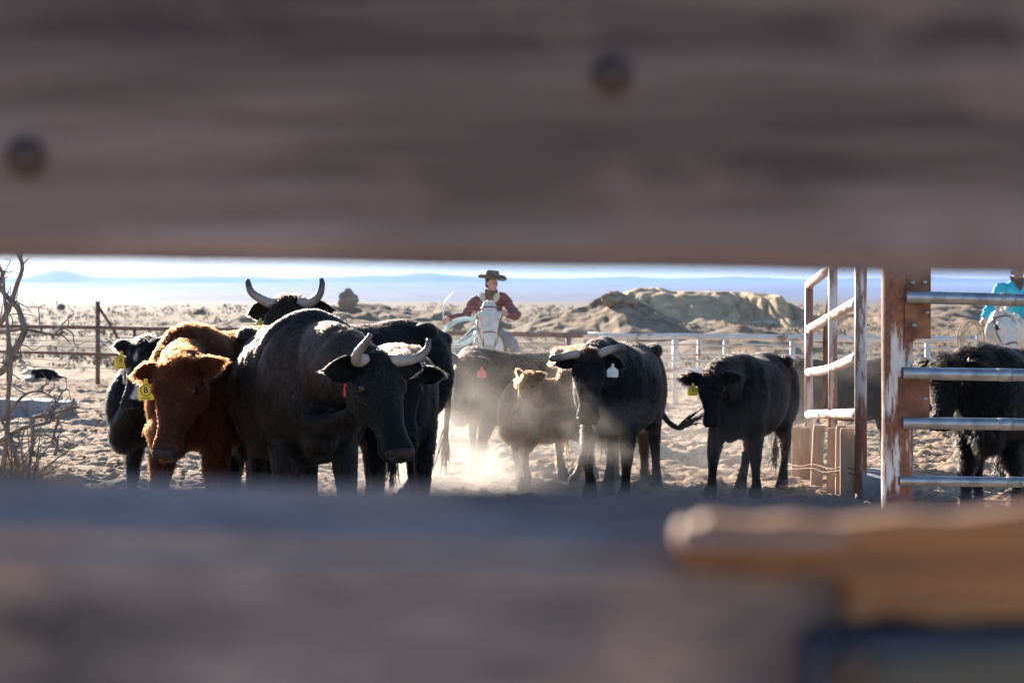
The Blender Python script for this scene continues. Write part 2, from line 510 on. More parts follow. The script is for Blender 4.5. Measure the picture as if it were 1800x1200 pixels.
def juniper(px, d, h, seed, label):
    r = np.random.default_rng(seed); x = (px - CX) / FPX * d; 
    root = empty('juniper_tree', (x, d, gz(x, d) - .1))
    mb = MB(); mb.tube([(0, 0, 0), (.05, 0, h * .4), (0, .05, h * .8)], [.1 * h / 2, .07 * h / 2, .02], 7, 3); mb.build('trunk', TWIG, root)
    m = 900; v = r.normal(size=(m, 3)); v /= np.linalg.norm(v, axis=1)[:, None]; v *= (r.random(m) ** .35)[:, None]
    v *= (1 + .5 * (fbm(v * 2.2 + seed, 2, seed) - .5))[:, None]
    c = v * np.array([.5, .5, .48]) * h + np.array([0, 0, .55 * h])
    tri = c[:, None] + r.uniform(-1, 1, (m, 3, 3)) * .10 * h
    o = quadmesh('crown', tri.reshape(-1, 3), np.arange(3 * m).reshape(-1, 3), JUN, False); o.parent = root
    tag(root, label, 'tree', 'junipers dotted over the brushy ridges')
TWIG = simple('dead_wood', (.10, .075, .06), (.25, .20, .16), 16, .85, .6, .01, mapscale=(1, 1, .3))
JUN = simple('juniper_green', (.06, .068, .036), (.12, .12, .065), .9, .9)
for k, (px, d, h, lab) in enumerate([(1125, 69, .75, 'dark juniper bush on the brown hill just right of the rock outcrop'), (1148, 73, .5, 'small round juniper below the left end of the tan badland hill'),
    (742, 82, .5, 'small dark juniper on the ridge left of the rider'), (952, 110, .9, 'dark juniper just right of the rider on the skyline'), (985, 115, .8, 'second dark juniper right of the rider on the skyline'),
    (352, 150, 1.0, 'dark juniper on the flats between the red calf and horned cow'), (108, 240, 1.3, 'far dark juniper on the flats beside the dead branches'),
    (1680, 98, .8, 'juniper on the brown hill behind the galvanised pipes')]):
    juniper(px, d, h, 50 + k, lab)
# ------------------------------------------------------------------ fences, gate, posts
RUSTPIPE = simple('rusty_pipe', (.10, .045, .03), (.22, .11, .075), 12, .75, .3, .004)
WHITEPIPE = peeled('white_pipe', (.70, .63, .57), (.24, .11, .06), (.38, .22, .14), .60, ms=(.3, .6, .5))
GATEPAINT = peeled('gate_paint', (.70, .58, .52), (.22, .09, .055), (.36, .17, .11), .475)
GATERAIL = peeled('gate_rail_paint', (.74, .63, .57), (.22, .09, .055), (.36, .17, .11), .54, ms=(1, .2, 1))
POSTPAINT = peeled('post_paint', (.74, .68, .64), (.13, .045, .025), (.30, .12, .06), .435, .75)
RUST = simple('rust_plate', (.11, .04, .022), (.27, .11, .055), 10, .8, .4, .004)
GALV = simple('galvanised', (.20, .21, .235), (.34, .35, .37), 14, .42, .15, .002, metal=.8)
WIREM = simple('wire', (.20, .16, .14), (.32, .27, .24), 20, .5, metal=.5)
BOARD = wood('pale_board', (.33, .21, .13), (.52, .36, .24), (.62, .46, .33), (10, 10, .8))
STONE = simple('grey_stone', (.15, .15, .16), (.31, .30, .30), 5, .9, .7, .03)

ZT = .25     # level of the top rail
def fence_line(name, label, a, b, posts, rails, wires, mat, rw):
    """a, b: plan points; posts: fractions; rails: (dz from top, radius)"""
    a = v3(*a); b = v3(*b)
    root = empty(name, (*((a + b) / 2), float(base_z((a[1] + b[1]) / 2))))
    off = v3(*root.location)
    for dz, r in rails:
        q = MB(); n = 14; g = np.random.default_rng(int(abs(dz) * 100) + 3)
        pts = [v3(*(a + (b - a) * t), ZT + dz + g.normal() * .006) - off for t in np.linspace(0, 1, n)]
        q.tube(pts, [r] * n, 10, 2); q.build('rail', mat, root)
    for dz in wires:
        q = MB(); n = 30; g = np.random.default_rng(int(abs(dz) * 100) + 9)
        pts = [v3(*(a + (b - a) * t), ZT + dz + g.normal() * .012) + v3(0, -.05, 0) - off for t in np.linspace(0, 1, n)]
        q.tube(pts, [rw] * n, 5, 2); q.build('wire', WIREM if mat is RUSTPIPE else mat, root)
    for t, ex, r in posts:
        c = a + (b - a) * t; zg = gz(*c) - .15
        q = MB(); q.tube([v3(*c, zg) - off, v3(*c, (ZT + zg) / 2) - off, v3(*c, ZT + ex) - off], [r] * 3, 10, 1); q.build('post', mat, root)
    tag(root, label, 'fence')
    return root, a, b, off
fr, a, b, off = fence_line('pipe_fence', 'rusty brown pipe and wire fence along the left back of the corral', (-16.5, 37.8), (1.35, 27.2),
    [(.22, 0, .04), (.372, .62, .055), (.43, 0, .04), (.62, 0, .045), (.78, 0, .045), (.9, 0, .045), (.985, .02, .05)], [(0, .048), (-.64, .04)], [-.2, -.34, -.48, -.8, -.98], RUSTPIPE, .009)
c0 = a + (b - a) * .372; c1 = a + (b - a) * .425
q = MB(); q.tube([v3(*c0, ZT + .52) - off, v3(*((c0 + c1) / 2), ZT - .08) - off, v3(*c1, -1.0 + .3) - off], [.035] * 3, 8, 1); q.build('brace', RUSTPIPE, fr)
fence_line('pipe_fence', 'white painted pipe fence along the right back of the corral', (1.45, 27.0), (11.5, 23.4),
    [(.02, 0, .05), (.158, 0, .06), (.20, -.02, .04), (.245, 0, .035), (.36, 0, .05), (.47, 0, .05), (.58, 0, .05), (.70, 0, .05), (.82, 0, .05), (.95, 0, .05)],
    [(0, .058), (-.63, .05)], [-.16, -.33, -.47, -.80, -.95], WHITEPIPE, .019)
# second pen rail far right, seen through the gate
# gate panel swung along the line of sight
def gate():
    A = v3(2.86, 13.7); B = v3(2.66, 10.85)
    root = empty('pipe_gate', (*((A + B) / 2), 0)); off = v3(*root.location)
    za = [CAMZ - (y - HY) / FPX * 13.7 for y in (501, 579, 654, 728)]
    zb = [CAMZ - (y - HY) / FPX * 10.85 for y in (428, 527, 624, 727)]
    for k in range(4):
        pts = [v3(*(A + (B - A) * t), za[k] + (zb[k] - za[k]) * t - .03 * math.sin(math.pi * t) * (k == 2)) - off for t in np.linspace(0, 1, 7)]
        q = MB(); q.tube(pts, [.042] * 7, 12, 2); q.build('rail', GATERAIL, root)
    for t, r, top in ((0, .040, 0), (.52, .040, .25), (1, .048, .2)):
        c = A + (B - A) * t; z0 = za[0] + (zb[0] - za[0]) * t + top * (t > 0); zl = gz(*c) + .05
        q = MB(); q.tube([v3(*c, zl) - off, v3(*c, (z0 + zl) / 2) - off, v3(*c, z0) - off], [r] * 3, 12, 1); q.build('upright', GATEPAINT, root)
    c = v3(3.02, 13.5)
    q = MB(); q.tube([v3(*c, CAMZ + .03) - off, v3(2.98, 13.5, .60) - off, v3(2.97, 13.5, .1) - off, v3(2.90, 13.5, -.2) - off], [.022, .030, .02, .016], 8, 4); q.build('hanging_strap', RUST, root)
    tag(root, 'white and rusty pipe gate panel swung open beside the tall rusted post', 'gate')
gate()
# boards wired to the foot of the gate
def boards():
    spec = [(1391, 1406, 750, 12.9, 0), (1406, 1424, 751, 12.5, .01), (1426, 1446, 747, 12.0, .05), (1453, 1470, 751, 11.6, .02), (1468, 1486, 747, 11.35, .01), (1476, 1501, 752, 11.0, .0)]
    labs = ['leftmost weathered board wired to the gate foot', 'second board from the left wired to the gate foot', 'third board from the left at the gate foot, leaning right', 'fourth board at the gate foot, right of the wire knot', 'narrow tall board fifth along the gate foot', 'rightmost board wired beside the near gate upright']
    for (x0, x1, yt, d, lean), lab in zip(spec, labs):
        xa, xb = (x0 - CX) / FPX * d, (x1 - CX) / FPX * d; zt = CAMZ - (yt - HY) / FPX * d; zb = gz((xa + xb) / 2, d) - .05
        b = bmesh.new(); bmesh.ops.create_cube(b, size=1)
        bmesh.ops.bevel(b, geom=b.edges[:], offset=.06, segments=1, affect='EDGES')
        me = bpy.data.meshes.new('board'); b.to_mesh(me); b.free(); me.materials.append(BOARD)
        o = bpy.data.objects.new('board', me); COL.objects.link(o)
        o.scale = (xb - xa, .035, zt - zb); o.location = ((xa + xb) / 2, d - .02, (zt + zb) / 2); o.rotation_euler = (0, lean, math.radians(random.uniform(-14, 4)))
        tag(o, lab, 'board', 'boards wired to the gate foot')
    for k, zz in enumerate((815, 822)):
        q = MB(); pts = []
        for i, (px, d) in enumerate(((1386, 12.85), (1406, 12.4), (1428, 11.95), (1446, 11.7), (1462, 11.4), (1480, 11.15), (1503, 10.9))):
            p = P(px, zz + 3 * math.sin(i * 2.1 + k) + i * 1.6, d - .07); pts.append(tuple(p))
        q.tube(pts, [.0045] * len(pts), 6, 4); o = q.build('binding_wire', RUST)
        tag(o, ('upper' if k == 0 else 'lower') + ' rusty tie wire wrapped round the boards at the gate foot', 'wire')
boards()
# tall rusted post with plates and galvanised pipes
def post_and_pipes():
    d = 6.9; x0, x1 = (1550 - CX) / FPX * d, (1604 - CX) / FPX * d; xc, r = (x0 + x1) / 2, (x1 - x0) / 2
    root = empty('gate_post', (xc, d, gz(xc, d)))
    q = MB(); zs = np.linspace(-.1, 2.3, 60); rr = []; a = np.arange(28) / 28 * 2 * math.pi
    for z in zs:
        p = np.stack([np.cos(a), np.sin(a), np.full(28, z * .9)], 1)
        k = 1 + .05 * (fbm(p * 3.2, 3, 4) - .5) * 2
        rr.append(np.stack([np.cos(a) * r * k, np.sin(a) * r * k, np.full(28, z)], 1))
    q.rings(rr); q.build('upright', POSTPAINT, root)
    zr = root.location.z
    def plate(xa, xb, ya, yb, holes):
        dd = d - .06
        pa, pb = P(xa, ya, dd), P(xb, yb, dd)
        q = MB(); q.box(((pa.x + pb.x) / 2 - xc, -.075, (pa.z + pb.z) / 2 - zr), (pb.x - pa.x, .012, pa.z - pb.z)); pl = q.build('plate', RUST, root, False)
        for hx, hy in holes:
            p = P(hx, hy, dd); h = MB(); aa = np.arange(12) / 12 * 2 * math.pi
            h.rings([np.stack([p.x - xc + np.cos(aa) * .011, np.full(12, yy), p.z - zr + np.sin(aa) * .011], 1) for yy in (-.080, -.090)]); h.build('bolt', GALV, pl)
    plate(1589, 1634, 455, 595, [(1602, 497), (1623, 496), (1604, 571), (1627, 549)])
    plate(1577, 1632, 662, 752, [(1624, 700)])
    for yy in (592, 678):
        q = MB(); q.ell((r * .6, -r * .8, CAMZ - (yy - HY) / FPX * d - zr), (.03, .02, .025)); q.build('weld_bead', RUST, root)
    tag(root, 'thick rusted post with peeling white paint and bolted plates', 'post')
    pl = ['top galvanised pipe crossing in front of the turquoise rider', 'second galvanised pipe crossing the shaggy black calf back', 'third galvanised pipe crossing the shaggy black calf belly', 'lowest galvanised pipe crossing the shaggy black calf legs']
    for (xa, ya, yb, th), lab in zip([(1592, 522, 530, 22), (1586, 656, 661, 22), (1586, 743, 747, 21), (1580, 845, 848, 18)], pl):
        dd = d - .13; pa = P(xa, ya, dd); pb = P(2700, yb + (yb - ya) * 2.4, dd - .1); rad = th / 2 / FPX * dd
        o = empty('galvanised_pipe', pa); q = MB(); n = 9; aa = np.arange(16) / 16 * 2 * math.pi
        w = (pb - pa); q.tube([tuple(w * t) for t in np.linspace(0, 1, n)], [rad] * n, 16, 1, cap=False); q.build('pipe', GALV, o)
        q = MB(); q.tube([tuple(w * t) for t in (.002, .06)], [rad * .86] * 2, 16, 1); q.build('bore', RUST, o)
        for t in (.16 + random.uniform(0, .05), .55 + random.uniform(0, .1)):
            q = MB(); q.tube([tuple(w * (t + k)) for k in (-.012, 0, .012)], [rad * 1.02, rad * 1.07, rad * 1.02], 16, 1); q.build('weld_collar', GALV, o)
        tag(o, lab, 'pipe', 'galvanised pipes off the rusted post')
post_and_pipes()
q = MB(); q.box((0, 0, 0), (.36, .5, .30), jit=.03); o = q.build('stone_footing', STONE, None, False); o.location = (2.85, 11.0, gz(2.85, 11.0) + .02)
tag(o, 'low grey footing block on the ground between the gate and the rusted post', 'block')

# long rough stone block at the left
b = bmesh.new(); bmesh.ops.create_cube(b, size=1); bmesh.ops.subdivide_edges(b, edges=b.edges[:], cuts=9, use_grid_fill=True)
v = np.array([x.co[:] for x in b.verts]) * np.array([1.15, .5, .40]); n_ = v / np.linalg.norm(v * np.array([.6, 1.4, 1.6]), axis=1)[:, None]
v = v + n_ * ((fbm(v * 6 + 9, 4, 3) - .5) * .13)[:, None]
for x, c in zip(b.verts, v): x.co = c
me = bpy.data.meshes.new('stone_block'); b.to_mesh(me); b.free(); me.materials.append(STONE)
o = bpy.data.objects.new('stone_block', me); COL.objects.link(o); xx = (64 - CX) / FPX * 22.4; o.location = (xx, 22.4, gz(xx, 22.4) + .12); o.rotation_euler = (0, .03, -.12)
tag(o, 'long rough grey stone block lying behind the dead branches', 'stone')

# ------------------------------------------------------------------ dead bush at the left
def dead_bush():
    D = 11.2; bx = (18 - CX) / FPX * D
    root = empty('dead_bush', (bx, D, gz(bx, D))); off = v3(*root.location); g = np.random.default_rng(4)
    def L(px, py, dd=0.0): return np.array(P(px, py, D + dd)) - off
    main = [
        ([(-25, 668, .1), (8, 648, 0), (28, 612, -.1), (42, 585, -.1), (40, 566, -.1), (30, 543, -.05), (12, 520, 0), (-8, 498, .05), (-30, 488, .1)], 9, 4),
        ([(-20, 585, .2), (2, 566, .1), (18, 535, .1), (30, 500, .05), (38, 472, 0), (34, 452, 0), (20, 430, 0)], 6.5, 3.5),
        ([(0, 860, 0), (12, 760, 0), (14, 700, -.05), (20, 640, -.1), (12, 570, -.1), (8, 520, -.05), (6, 480, 0)], 6, 3),
        ([(-30, 588, .0), (10, 582, 0), (45, 581, -.05), (80, 585, -.1), (103, 588, -.1), (112, 583, -.1)], 4.5, 2.2),
        ([(98, 587, -.1), (108, 578, -.1), (113, 577, -.1)], 2.5, 1.2),
        ([(5, 740, .0), (25, 712, -.05), (45, 692, -.1), (70, 688, -.1), (95, 698, -.1)], 4.5, 1.6),
        ([(0, 775, 0), (40, 752, -.1), (85, 742, -.2), (120, 720, -.2), (140, 715, -.2)], 5.5, 2.5),
        ([(58, 735, -.15), (85, 727, -.2), (120, 717, -.25), (130, 700, -.25)], 4.5, 2.5),
        ([(58, 735, -.15), (57, 765, -.15), (58, 800, -.15)], 4.5, 4),
        ([(110, 722, -.2), (100, 745, -.2), (92, 780, -.2)], 3.5, 2.5),
        ([(95, 800, -.2), (101, 785, -.2), (102, 770, -.2)], 4, 2.5), ([(0, 655, 0), (14, 640, -.05), (34, 622, -.1)], 3, 1.2), ([(0, 500, 0), (3, 480, 0), (-2, 470, 0)], 4, 2),
        ([(30, 820, -.1), (20, 770, -.1), (-8, 720, 0)], 5, 3), ([(85, 745, -.2), (98, 712, -.2), (104, 700, -.2)], 3, 1.4)]
    k = D / FPX
    for pts, r0, r1 in main:
        p = [L(*q) + g.normal(size=3) * .004 for q in pts]
        q = MB(); q.tube(p, np.linspace(r0, r1, len(p)) * k * .78, 9, 5); q.build('branch', TWIG, root)
        pc = crom(np.array(p), 4)
        for _ in range(6):
            i = g.integers(2, len(pc) - 1); s = pc[i]; dv = g.normal(size=3) * .5 + v3(.2, 0, .3) + (pc[-1] - pc[0]) * .4; dv /= np.linalg.norm(dv); ln = g.uniform(.06, .28)
            q = MB(); q.tube([s, s + dv * ln * .35 + g.normal(size=3) * .02, s + dv * ln * .7 + g.normal(size=3) * .025, s + dv * ln], [.0065, .005, .0035, .0015], 6, 3); q.build('twig', TWIG, root)
    for _ in range(60):   # tangle of stalks at the foot
        px = g.uniform(-40, 62); s = L(px, 0, g.uniform(-.35, .3)); s[2] = g.uniform(-.02, .05); t = s + v3(g.normal() * .22, g.normal() * .2, g.uniform(.12, .48))
        q = MB(); q.tube([s, (s + t) / 2 + g.normal(size=3) * .04, t], [.010, .007, .003], 6, 3); q.build('stalk', TWIG, root)
    tag(root, 'bare dead bush with twisted grey branches at the left edge', 'bush')
    # dry grass in it
    n = 2600; x = g.normal(size=n) * .24 + bx + .02; y = D + g.normal(size=n) * .25; z = ground_z(x, y)
    h = g.uniform(.08, .34, n) * np.exp(-((x - bx) / .45) ** 2); a = g.random(n) * 6.28; w = .0035
    b0 = np.stack([x, y, z], 1); sd = np.stack([np.cos(a), np.sin(a), 0 * a], 1) * w; tp = b0 + np.stack([g.normal(size=n) * .3, g.normal(size=n) * .3, np.ones(n)], 1) * h[:, None]
    V = np.stack([b0 - sd, b0 + sd, tp], 1).reshape(-1, 3)
    o = quadmesh('dry_grass', V, np.arange(3 * n).reshape(-1, 3), simple('straw', (.30, .21, .11), (.48, .36, .20), 12, .9), False)
    tag(o, 'dry straw coloured grass tangled in the foot of the dead bush', 'grass', kind='stuff')
dead_bush()

# ------------------------------------------------------------------ the near fence we look through
W_TOP = wood('weathered_plank_upper', (.052, .034, .030), (.145, .100, .088), (.26, .195, .175), (.6, 9, 9), .85, blot=(.17, .115, .10))
W_LOW = wood('weathered_plank_lower', (.065, .051, .051), (.182, .141, .136), (.32, .25, .23), (1.6, 6, 6), .85, blot=(.33, .215, .175))
W_TAN = wood('fresh_splinter', (.13, .052, .020), (.38, .155, .052), (.42, .215, .105), (1.0, 10, 10), .75)
NAIL = simple('nail_rust', (.03, .021, .018), (.075, .05, .042), 60, .7, metal=.3)
BLUEM = simple('blue_paint', (.014, .020, .040), (.028, .036, .06), 12, .5)
GREYM = simple('dull_plate', (.05, .045, .038), (.10, .085, .062), 9, .6, .2, .003)

def plank(name, d, thick, x0, x1, ztop, zbot, mat, label, seed, rough=.004, shade_tilt=0.0):
    """long board across the view: ztop/zbot are functions of x"""
    xs = np.linspace(x0, x1, 400); m = 20; rr = []
    for x in xs:
        zt, zb = ztop(x), zbot(x); h = zt - zb; ring_ = []
        c = [(-.5, .5), (-.42, .5), (.0, .5), (.42, .5), (.5, .5), (.5, .44), (.5, .25), (.5, .0), (.5, -.25), (.5, -.44), (.5, -.5), (.42, -.5), (0, -.5), (-.42, -.5), (-.5, -.5), (-.5, -.44), (-.5, -.25), (-.5, 0), (-.5, .25), (-.5, .44)]
        for yy, zz in c:
            e = .12 * thick if (abs(yy) == .5 and abs(zz) == .5) else 0
            ring_.append((x, d + thick * .5 + (yy * thick) - math.copysign(e, yy), (zt + zb) / 2 + zz * h - math.copysign(e, zz) - (shade_tilt * (.5 - yy) if zz > .43 else 0)))  # top face lowered on the near side so the sun misses it
        rr.append(np.array(ring_))
    V = np.concatenate(rr)
    dn = (fbm(V * np.array([4, 30, 30]) + seed, 3, seed) - .5) * 2 * rough
    c = np.repeat(np.array([r.mean(0) for r in rr]), m, 0); dv = (V - c) * np.array([0, 1, 1]); dv /= np.linalg.norm(dv, axis=1)[:, None] + 1e-9
    V = V + dv * dn[:, None]
    q = MB(); q.rings(list(V.reshape(len(xs), m, 3)))
    o = q.build(name, mat, None, False); tag(o, label, 'plank', 'planks of the near fence')
    return o
DT, DL = .95, .66
edge = lambda x: float(vnoise(np.array([[x * 9.0, .5, .5]]), 3)[0] - .5)
top = plank('fence_plank', DT, .042, -3.0, 3.0, lambda x: CAMZ + .262, lambda x: CAMZ + (HY - (470 + 11 * (x / .342) + 4 * edge(x * 2))) / FPX * DT, W_TOP, 'wide dark weathered plank filling the top of the view', 5, .003)
def lowtop(x):
    px = CX + x / (DL + .048) * FPX
    y = np.interp(px, [0, 400, 800, 1100, 1500, 1800], [822, 832, 842, 852, 862, 858]) + 9 * edge(x * 3.3 + 2)
    return CAMZ - (y - HY) / FPX * (DL + .048)
low = plank('fence_plank', DL, .048, -3.0, 3.0, lowtop, lambda x: CAMZ - .245, W_LOW, 'grey weathered plank across the bottom of the view', 12, .0045, .026)  # top sloped toward the camera to keep it in shade
for px, py, r in ((1076, 132, .0135), (45, 276, .0135)):
    p = P(px, py, DT - .002); q = MB(); q.ell((0, 0, 0), (r, .006, r), nu=18); q.ell((0, -.004, 0), (r * .6, .005, r * .6), nu=14)
    o = q.build('nail_head', NAIL, top); o.location = p
# splintered pale board and painted hinge plate on the lower plank
k = DL - .022; f_ = lambda px, py: ((px - CX) / FPX * k, CAMZ - (py - HY) / FPX * k)
def splinter(outline, y0, y1, mat, name, parent=None):
    q = MB(); pts = [f_(*p) for p in outline]
    q.poly(pts, y0, y1); b = q.build(name, mat, parent, False)
    m = b.modifiers.new('b', 'BEVEL'); m.width = .0025; m.segments = 2
    return b
s1 = splinter([(1192, 940), (1204, 921), (1228, 928), (1240, 912), (1330, 921), (1400, 914), (1480, 923), (1600, 909), (1690, 913), (1800, 898), (2450, 880), (2450, 1085), (1800, 1090), (1650, 1096), (1560, 1080), (1500, 1098), (1490, 1060), (1503, 1042), (1485, 1022), (1420, 1008), (1360, 1018), (1270, 1004), (1206, 1012), (1196, 985)], k, k + .020, W_TAN, 'broken_board')
tag(s1, 'pale orange brown splintered board end nailed on the lower plank', 'board')
s3 = splinter([(1196, 932), (1500, 938), (1470, 958), (1196, 960)], k - .004, k + .001, W_LOW, 'grey_face', s1)
s2 = splinter([(1412, 1140), (1440, 1112), (1800, 1098), (2450, 1090), (2450, 1420), (1412, 1420)], k - .012, k + .018, BLUEM, 'hinge_plate')
tag(s2, 'dark blue edged metal plate with a bolt in the lower right corner', 'plate')
splinter([(1462, 1150), (1800, 1122), (2450, 1112), (2450, 1420), (1462, 1420)], k - .016, k - .0115, GREYM, 'plate_face', s2)
p = P(1500, 1172, k - .016); q = MB(); q.ell((0, 0, 0), (.011, .006, .011), nu=16); o = q.build('bolt', NAIL, s2); o.location = p
# ------------------------------------------------------------------ animals
def ringpts(c, u, v, w, up, dn, m=22, n=2.2):
    a = np.arange(m) / m * 2 * math.pi; ca, sa = np.cos(a), np.sin(a)
    x = np.sign(ca) * np.abs(ca) ** (2 / n) * w
    y = np.sign(sa) * np.abs(sa) ** (2 / n) * np.where(sa > 0, up, dn)
    return np.asarray(c) + np.outer(x, u) + np.outer(y, v)

def remesh(mb, voxel, smooth=5, fac=.5, name='tmp'):
    o = bpy.data.objects.new(name, mb.mesh(name)); COL.objects.link(o)
    r = o.modifiers.new('r', 'REMESH'); r.mode = 'VOXEL'; r.voxel_size = voxel; r.use_smooth_shade = True
    s = o.modifiers.new('s', 'SMOOTH'); s.factor = fac; s.iterations = smooth
    dg = bpy.context.evaluated_depsgraph_get(); dg.update()
    me = bpy.data.meshes.new_from_object(o.evaluated_get(dg))
    old = o.data
    bpy.data.objects.remove(o); bpy.data.meshes.remove(old)
    return me

def joined(me, extra, name):
    b = bmesh.new(); b.from_mesh(me)
    if extra.n:
        m2 = extra.mesh(name + '_x'); b.from_mesh(m2); bpy.data.meshes.remove(m2)
    out = bpy.data.meshes.new(name)
    for f in b.faces: f.smooth = True
    b.to_mesh(out); b.free(); bpy.data.meshes.remove(me)
    return out

def leaf_ear(mb, base, axis, nrm, L, W, cup=.6, pointed=1.0, m=9, seg=9):
    """a cupped ear: base point, direction, inner-face normal"""
    axis = axis / np.linalg.norm(axis); nrm = nrm - axis * (nrm @ axis); nrm /= np.linalg.norm(nrm); side = np.cross(axis, nrm)
    out = []
    for layer in (0, 1):
        g = []
        for i in range(seg):
            t = i / (seg - 1)
            w = W * (np.sin(math.pi * min(1, (.16 + .84 * t)) ** pointed) ** .75 + .04) * (1 if t < .98 else .35)
            for j in range(m):
                s = -1 + 2 * j / (m - 1)
                dep = cup * w * (s * s - .6) * (1 - .45 * t)
                p = base + axis * (L * t * (1 - .06 * s * s)) + side * (w * s) + nrm * (dep + .05 * L * t * t) - nrm * (.012 * layer * (1 - s * s * .8) * L / .2)
                g.append(p)
        out.append(g)
    n = m * seg; V = out[0] + out[1]; F = []
    for i in range(seg - 1):
        for j in range(m - 1):
            a, b, c, d = i * m + j, i * m + j + 1, (i + 1) * m + j + 1, (i + 1) * m + j
            F.append((a, b, c, d)); F.append((n + d, n + c, n + b, n + a))
    for i in range(seg - 1):
        F.append((i * m, (i + 1) * m, n + (i + 1) * m, n + i * m)); F.append((i * m + m - 1, n + i * m + m - 1, n + (i + 1) * m + m - 1, (i + 1) * m + m - 1))
    for j in range(m - 1):
        e = (seg - 1) * m; F.append((e + j, e + j + 1, n + e + j + 1, n + e + j))
    mb.add(np.array(V), F)

HEAD = np.array([  # s, half width, up, down (fractions of head length)
    (-.10, .11, .05, .12), (-.03, .19, .15, .22), (.06, .225, .175, .28), (.17, .235, .175, .315), (.29, .245, .165, .325), (.40, .215, .15, .315),
    (.52, .178, .135, .255), (.64, .146, .118, .195), (.75, .138, .106, .170), (.85, .158, .106, .158), (.93, .176, .104, .146), (1.0, .160, .084, .115), (1.04, .10, .048, .065)])
HHEAD = np.array([
    (-.08, .08, .05, .10), (-.02, .13, .11, .20), (.07, .155, .13, .30), (.18, .170, .13, .34), (.29, .175, .125, .335), (.40, .150, .115, .29),
    (.52, .122, .10, .215), (.65, .102, .088, .160), (.78, .095, .080, .135), (.88, .102, .078, .130), (.96, .10, .07, .125), (1.01, .082, .05, .10), (1.035, .045, .025, .05)])
TORSO = np.array([  # x, top, bottom, half width, lateral bulge exponent
    (-.88, 1.16, .98, .07, 2.0), (-.84, 1.235, .80, .155, 2.1), (-.74, 1.275, .72, .225, 2.2), (-.60, 1.30, .69, .262, 2.3), (-.45, 1.305, .655, .275, 2.3), (-.25, 1.275, .585, .305, 2.2),
    (-.02, 1.26, .545, .34, 2.15), (.20, 1.265, .545, .335, 2.15), (.38, 1.30, .575, .29, 2.15), (.52, 1.29, .60, .255, 2.1), (.64, 1.22, .63, .215, 2.0), (.73, 1.12, .68, .16, 2.0), (.79, 1.0, .78, .08, 2.0)])
HTORSO = np.array([
    (-.88, 1.22, 1.0, .07, 2.0), (-.84, 1.33, .92, .16, 2.1), (-.72, 1.43, .86, .235, 2.2), (-.55, 1.46, .84, .265, 2.2), (-.35, 1.42, .80, .265, 2.1), (-.12, 1.37, .74, .285, 2.1),
    (.12, 1.37, .71, .285, 2.1), (.30, 1.43, .72, .25, 2.1), (.44, 1.47, .75, .23, 2.0), (.56, 1.42, .79, .205, 2.0), (.66, 1.30, .84, .16, 2.0), (.72, 1.18, .95, .08, 2.0)])

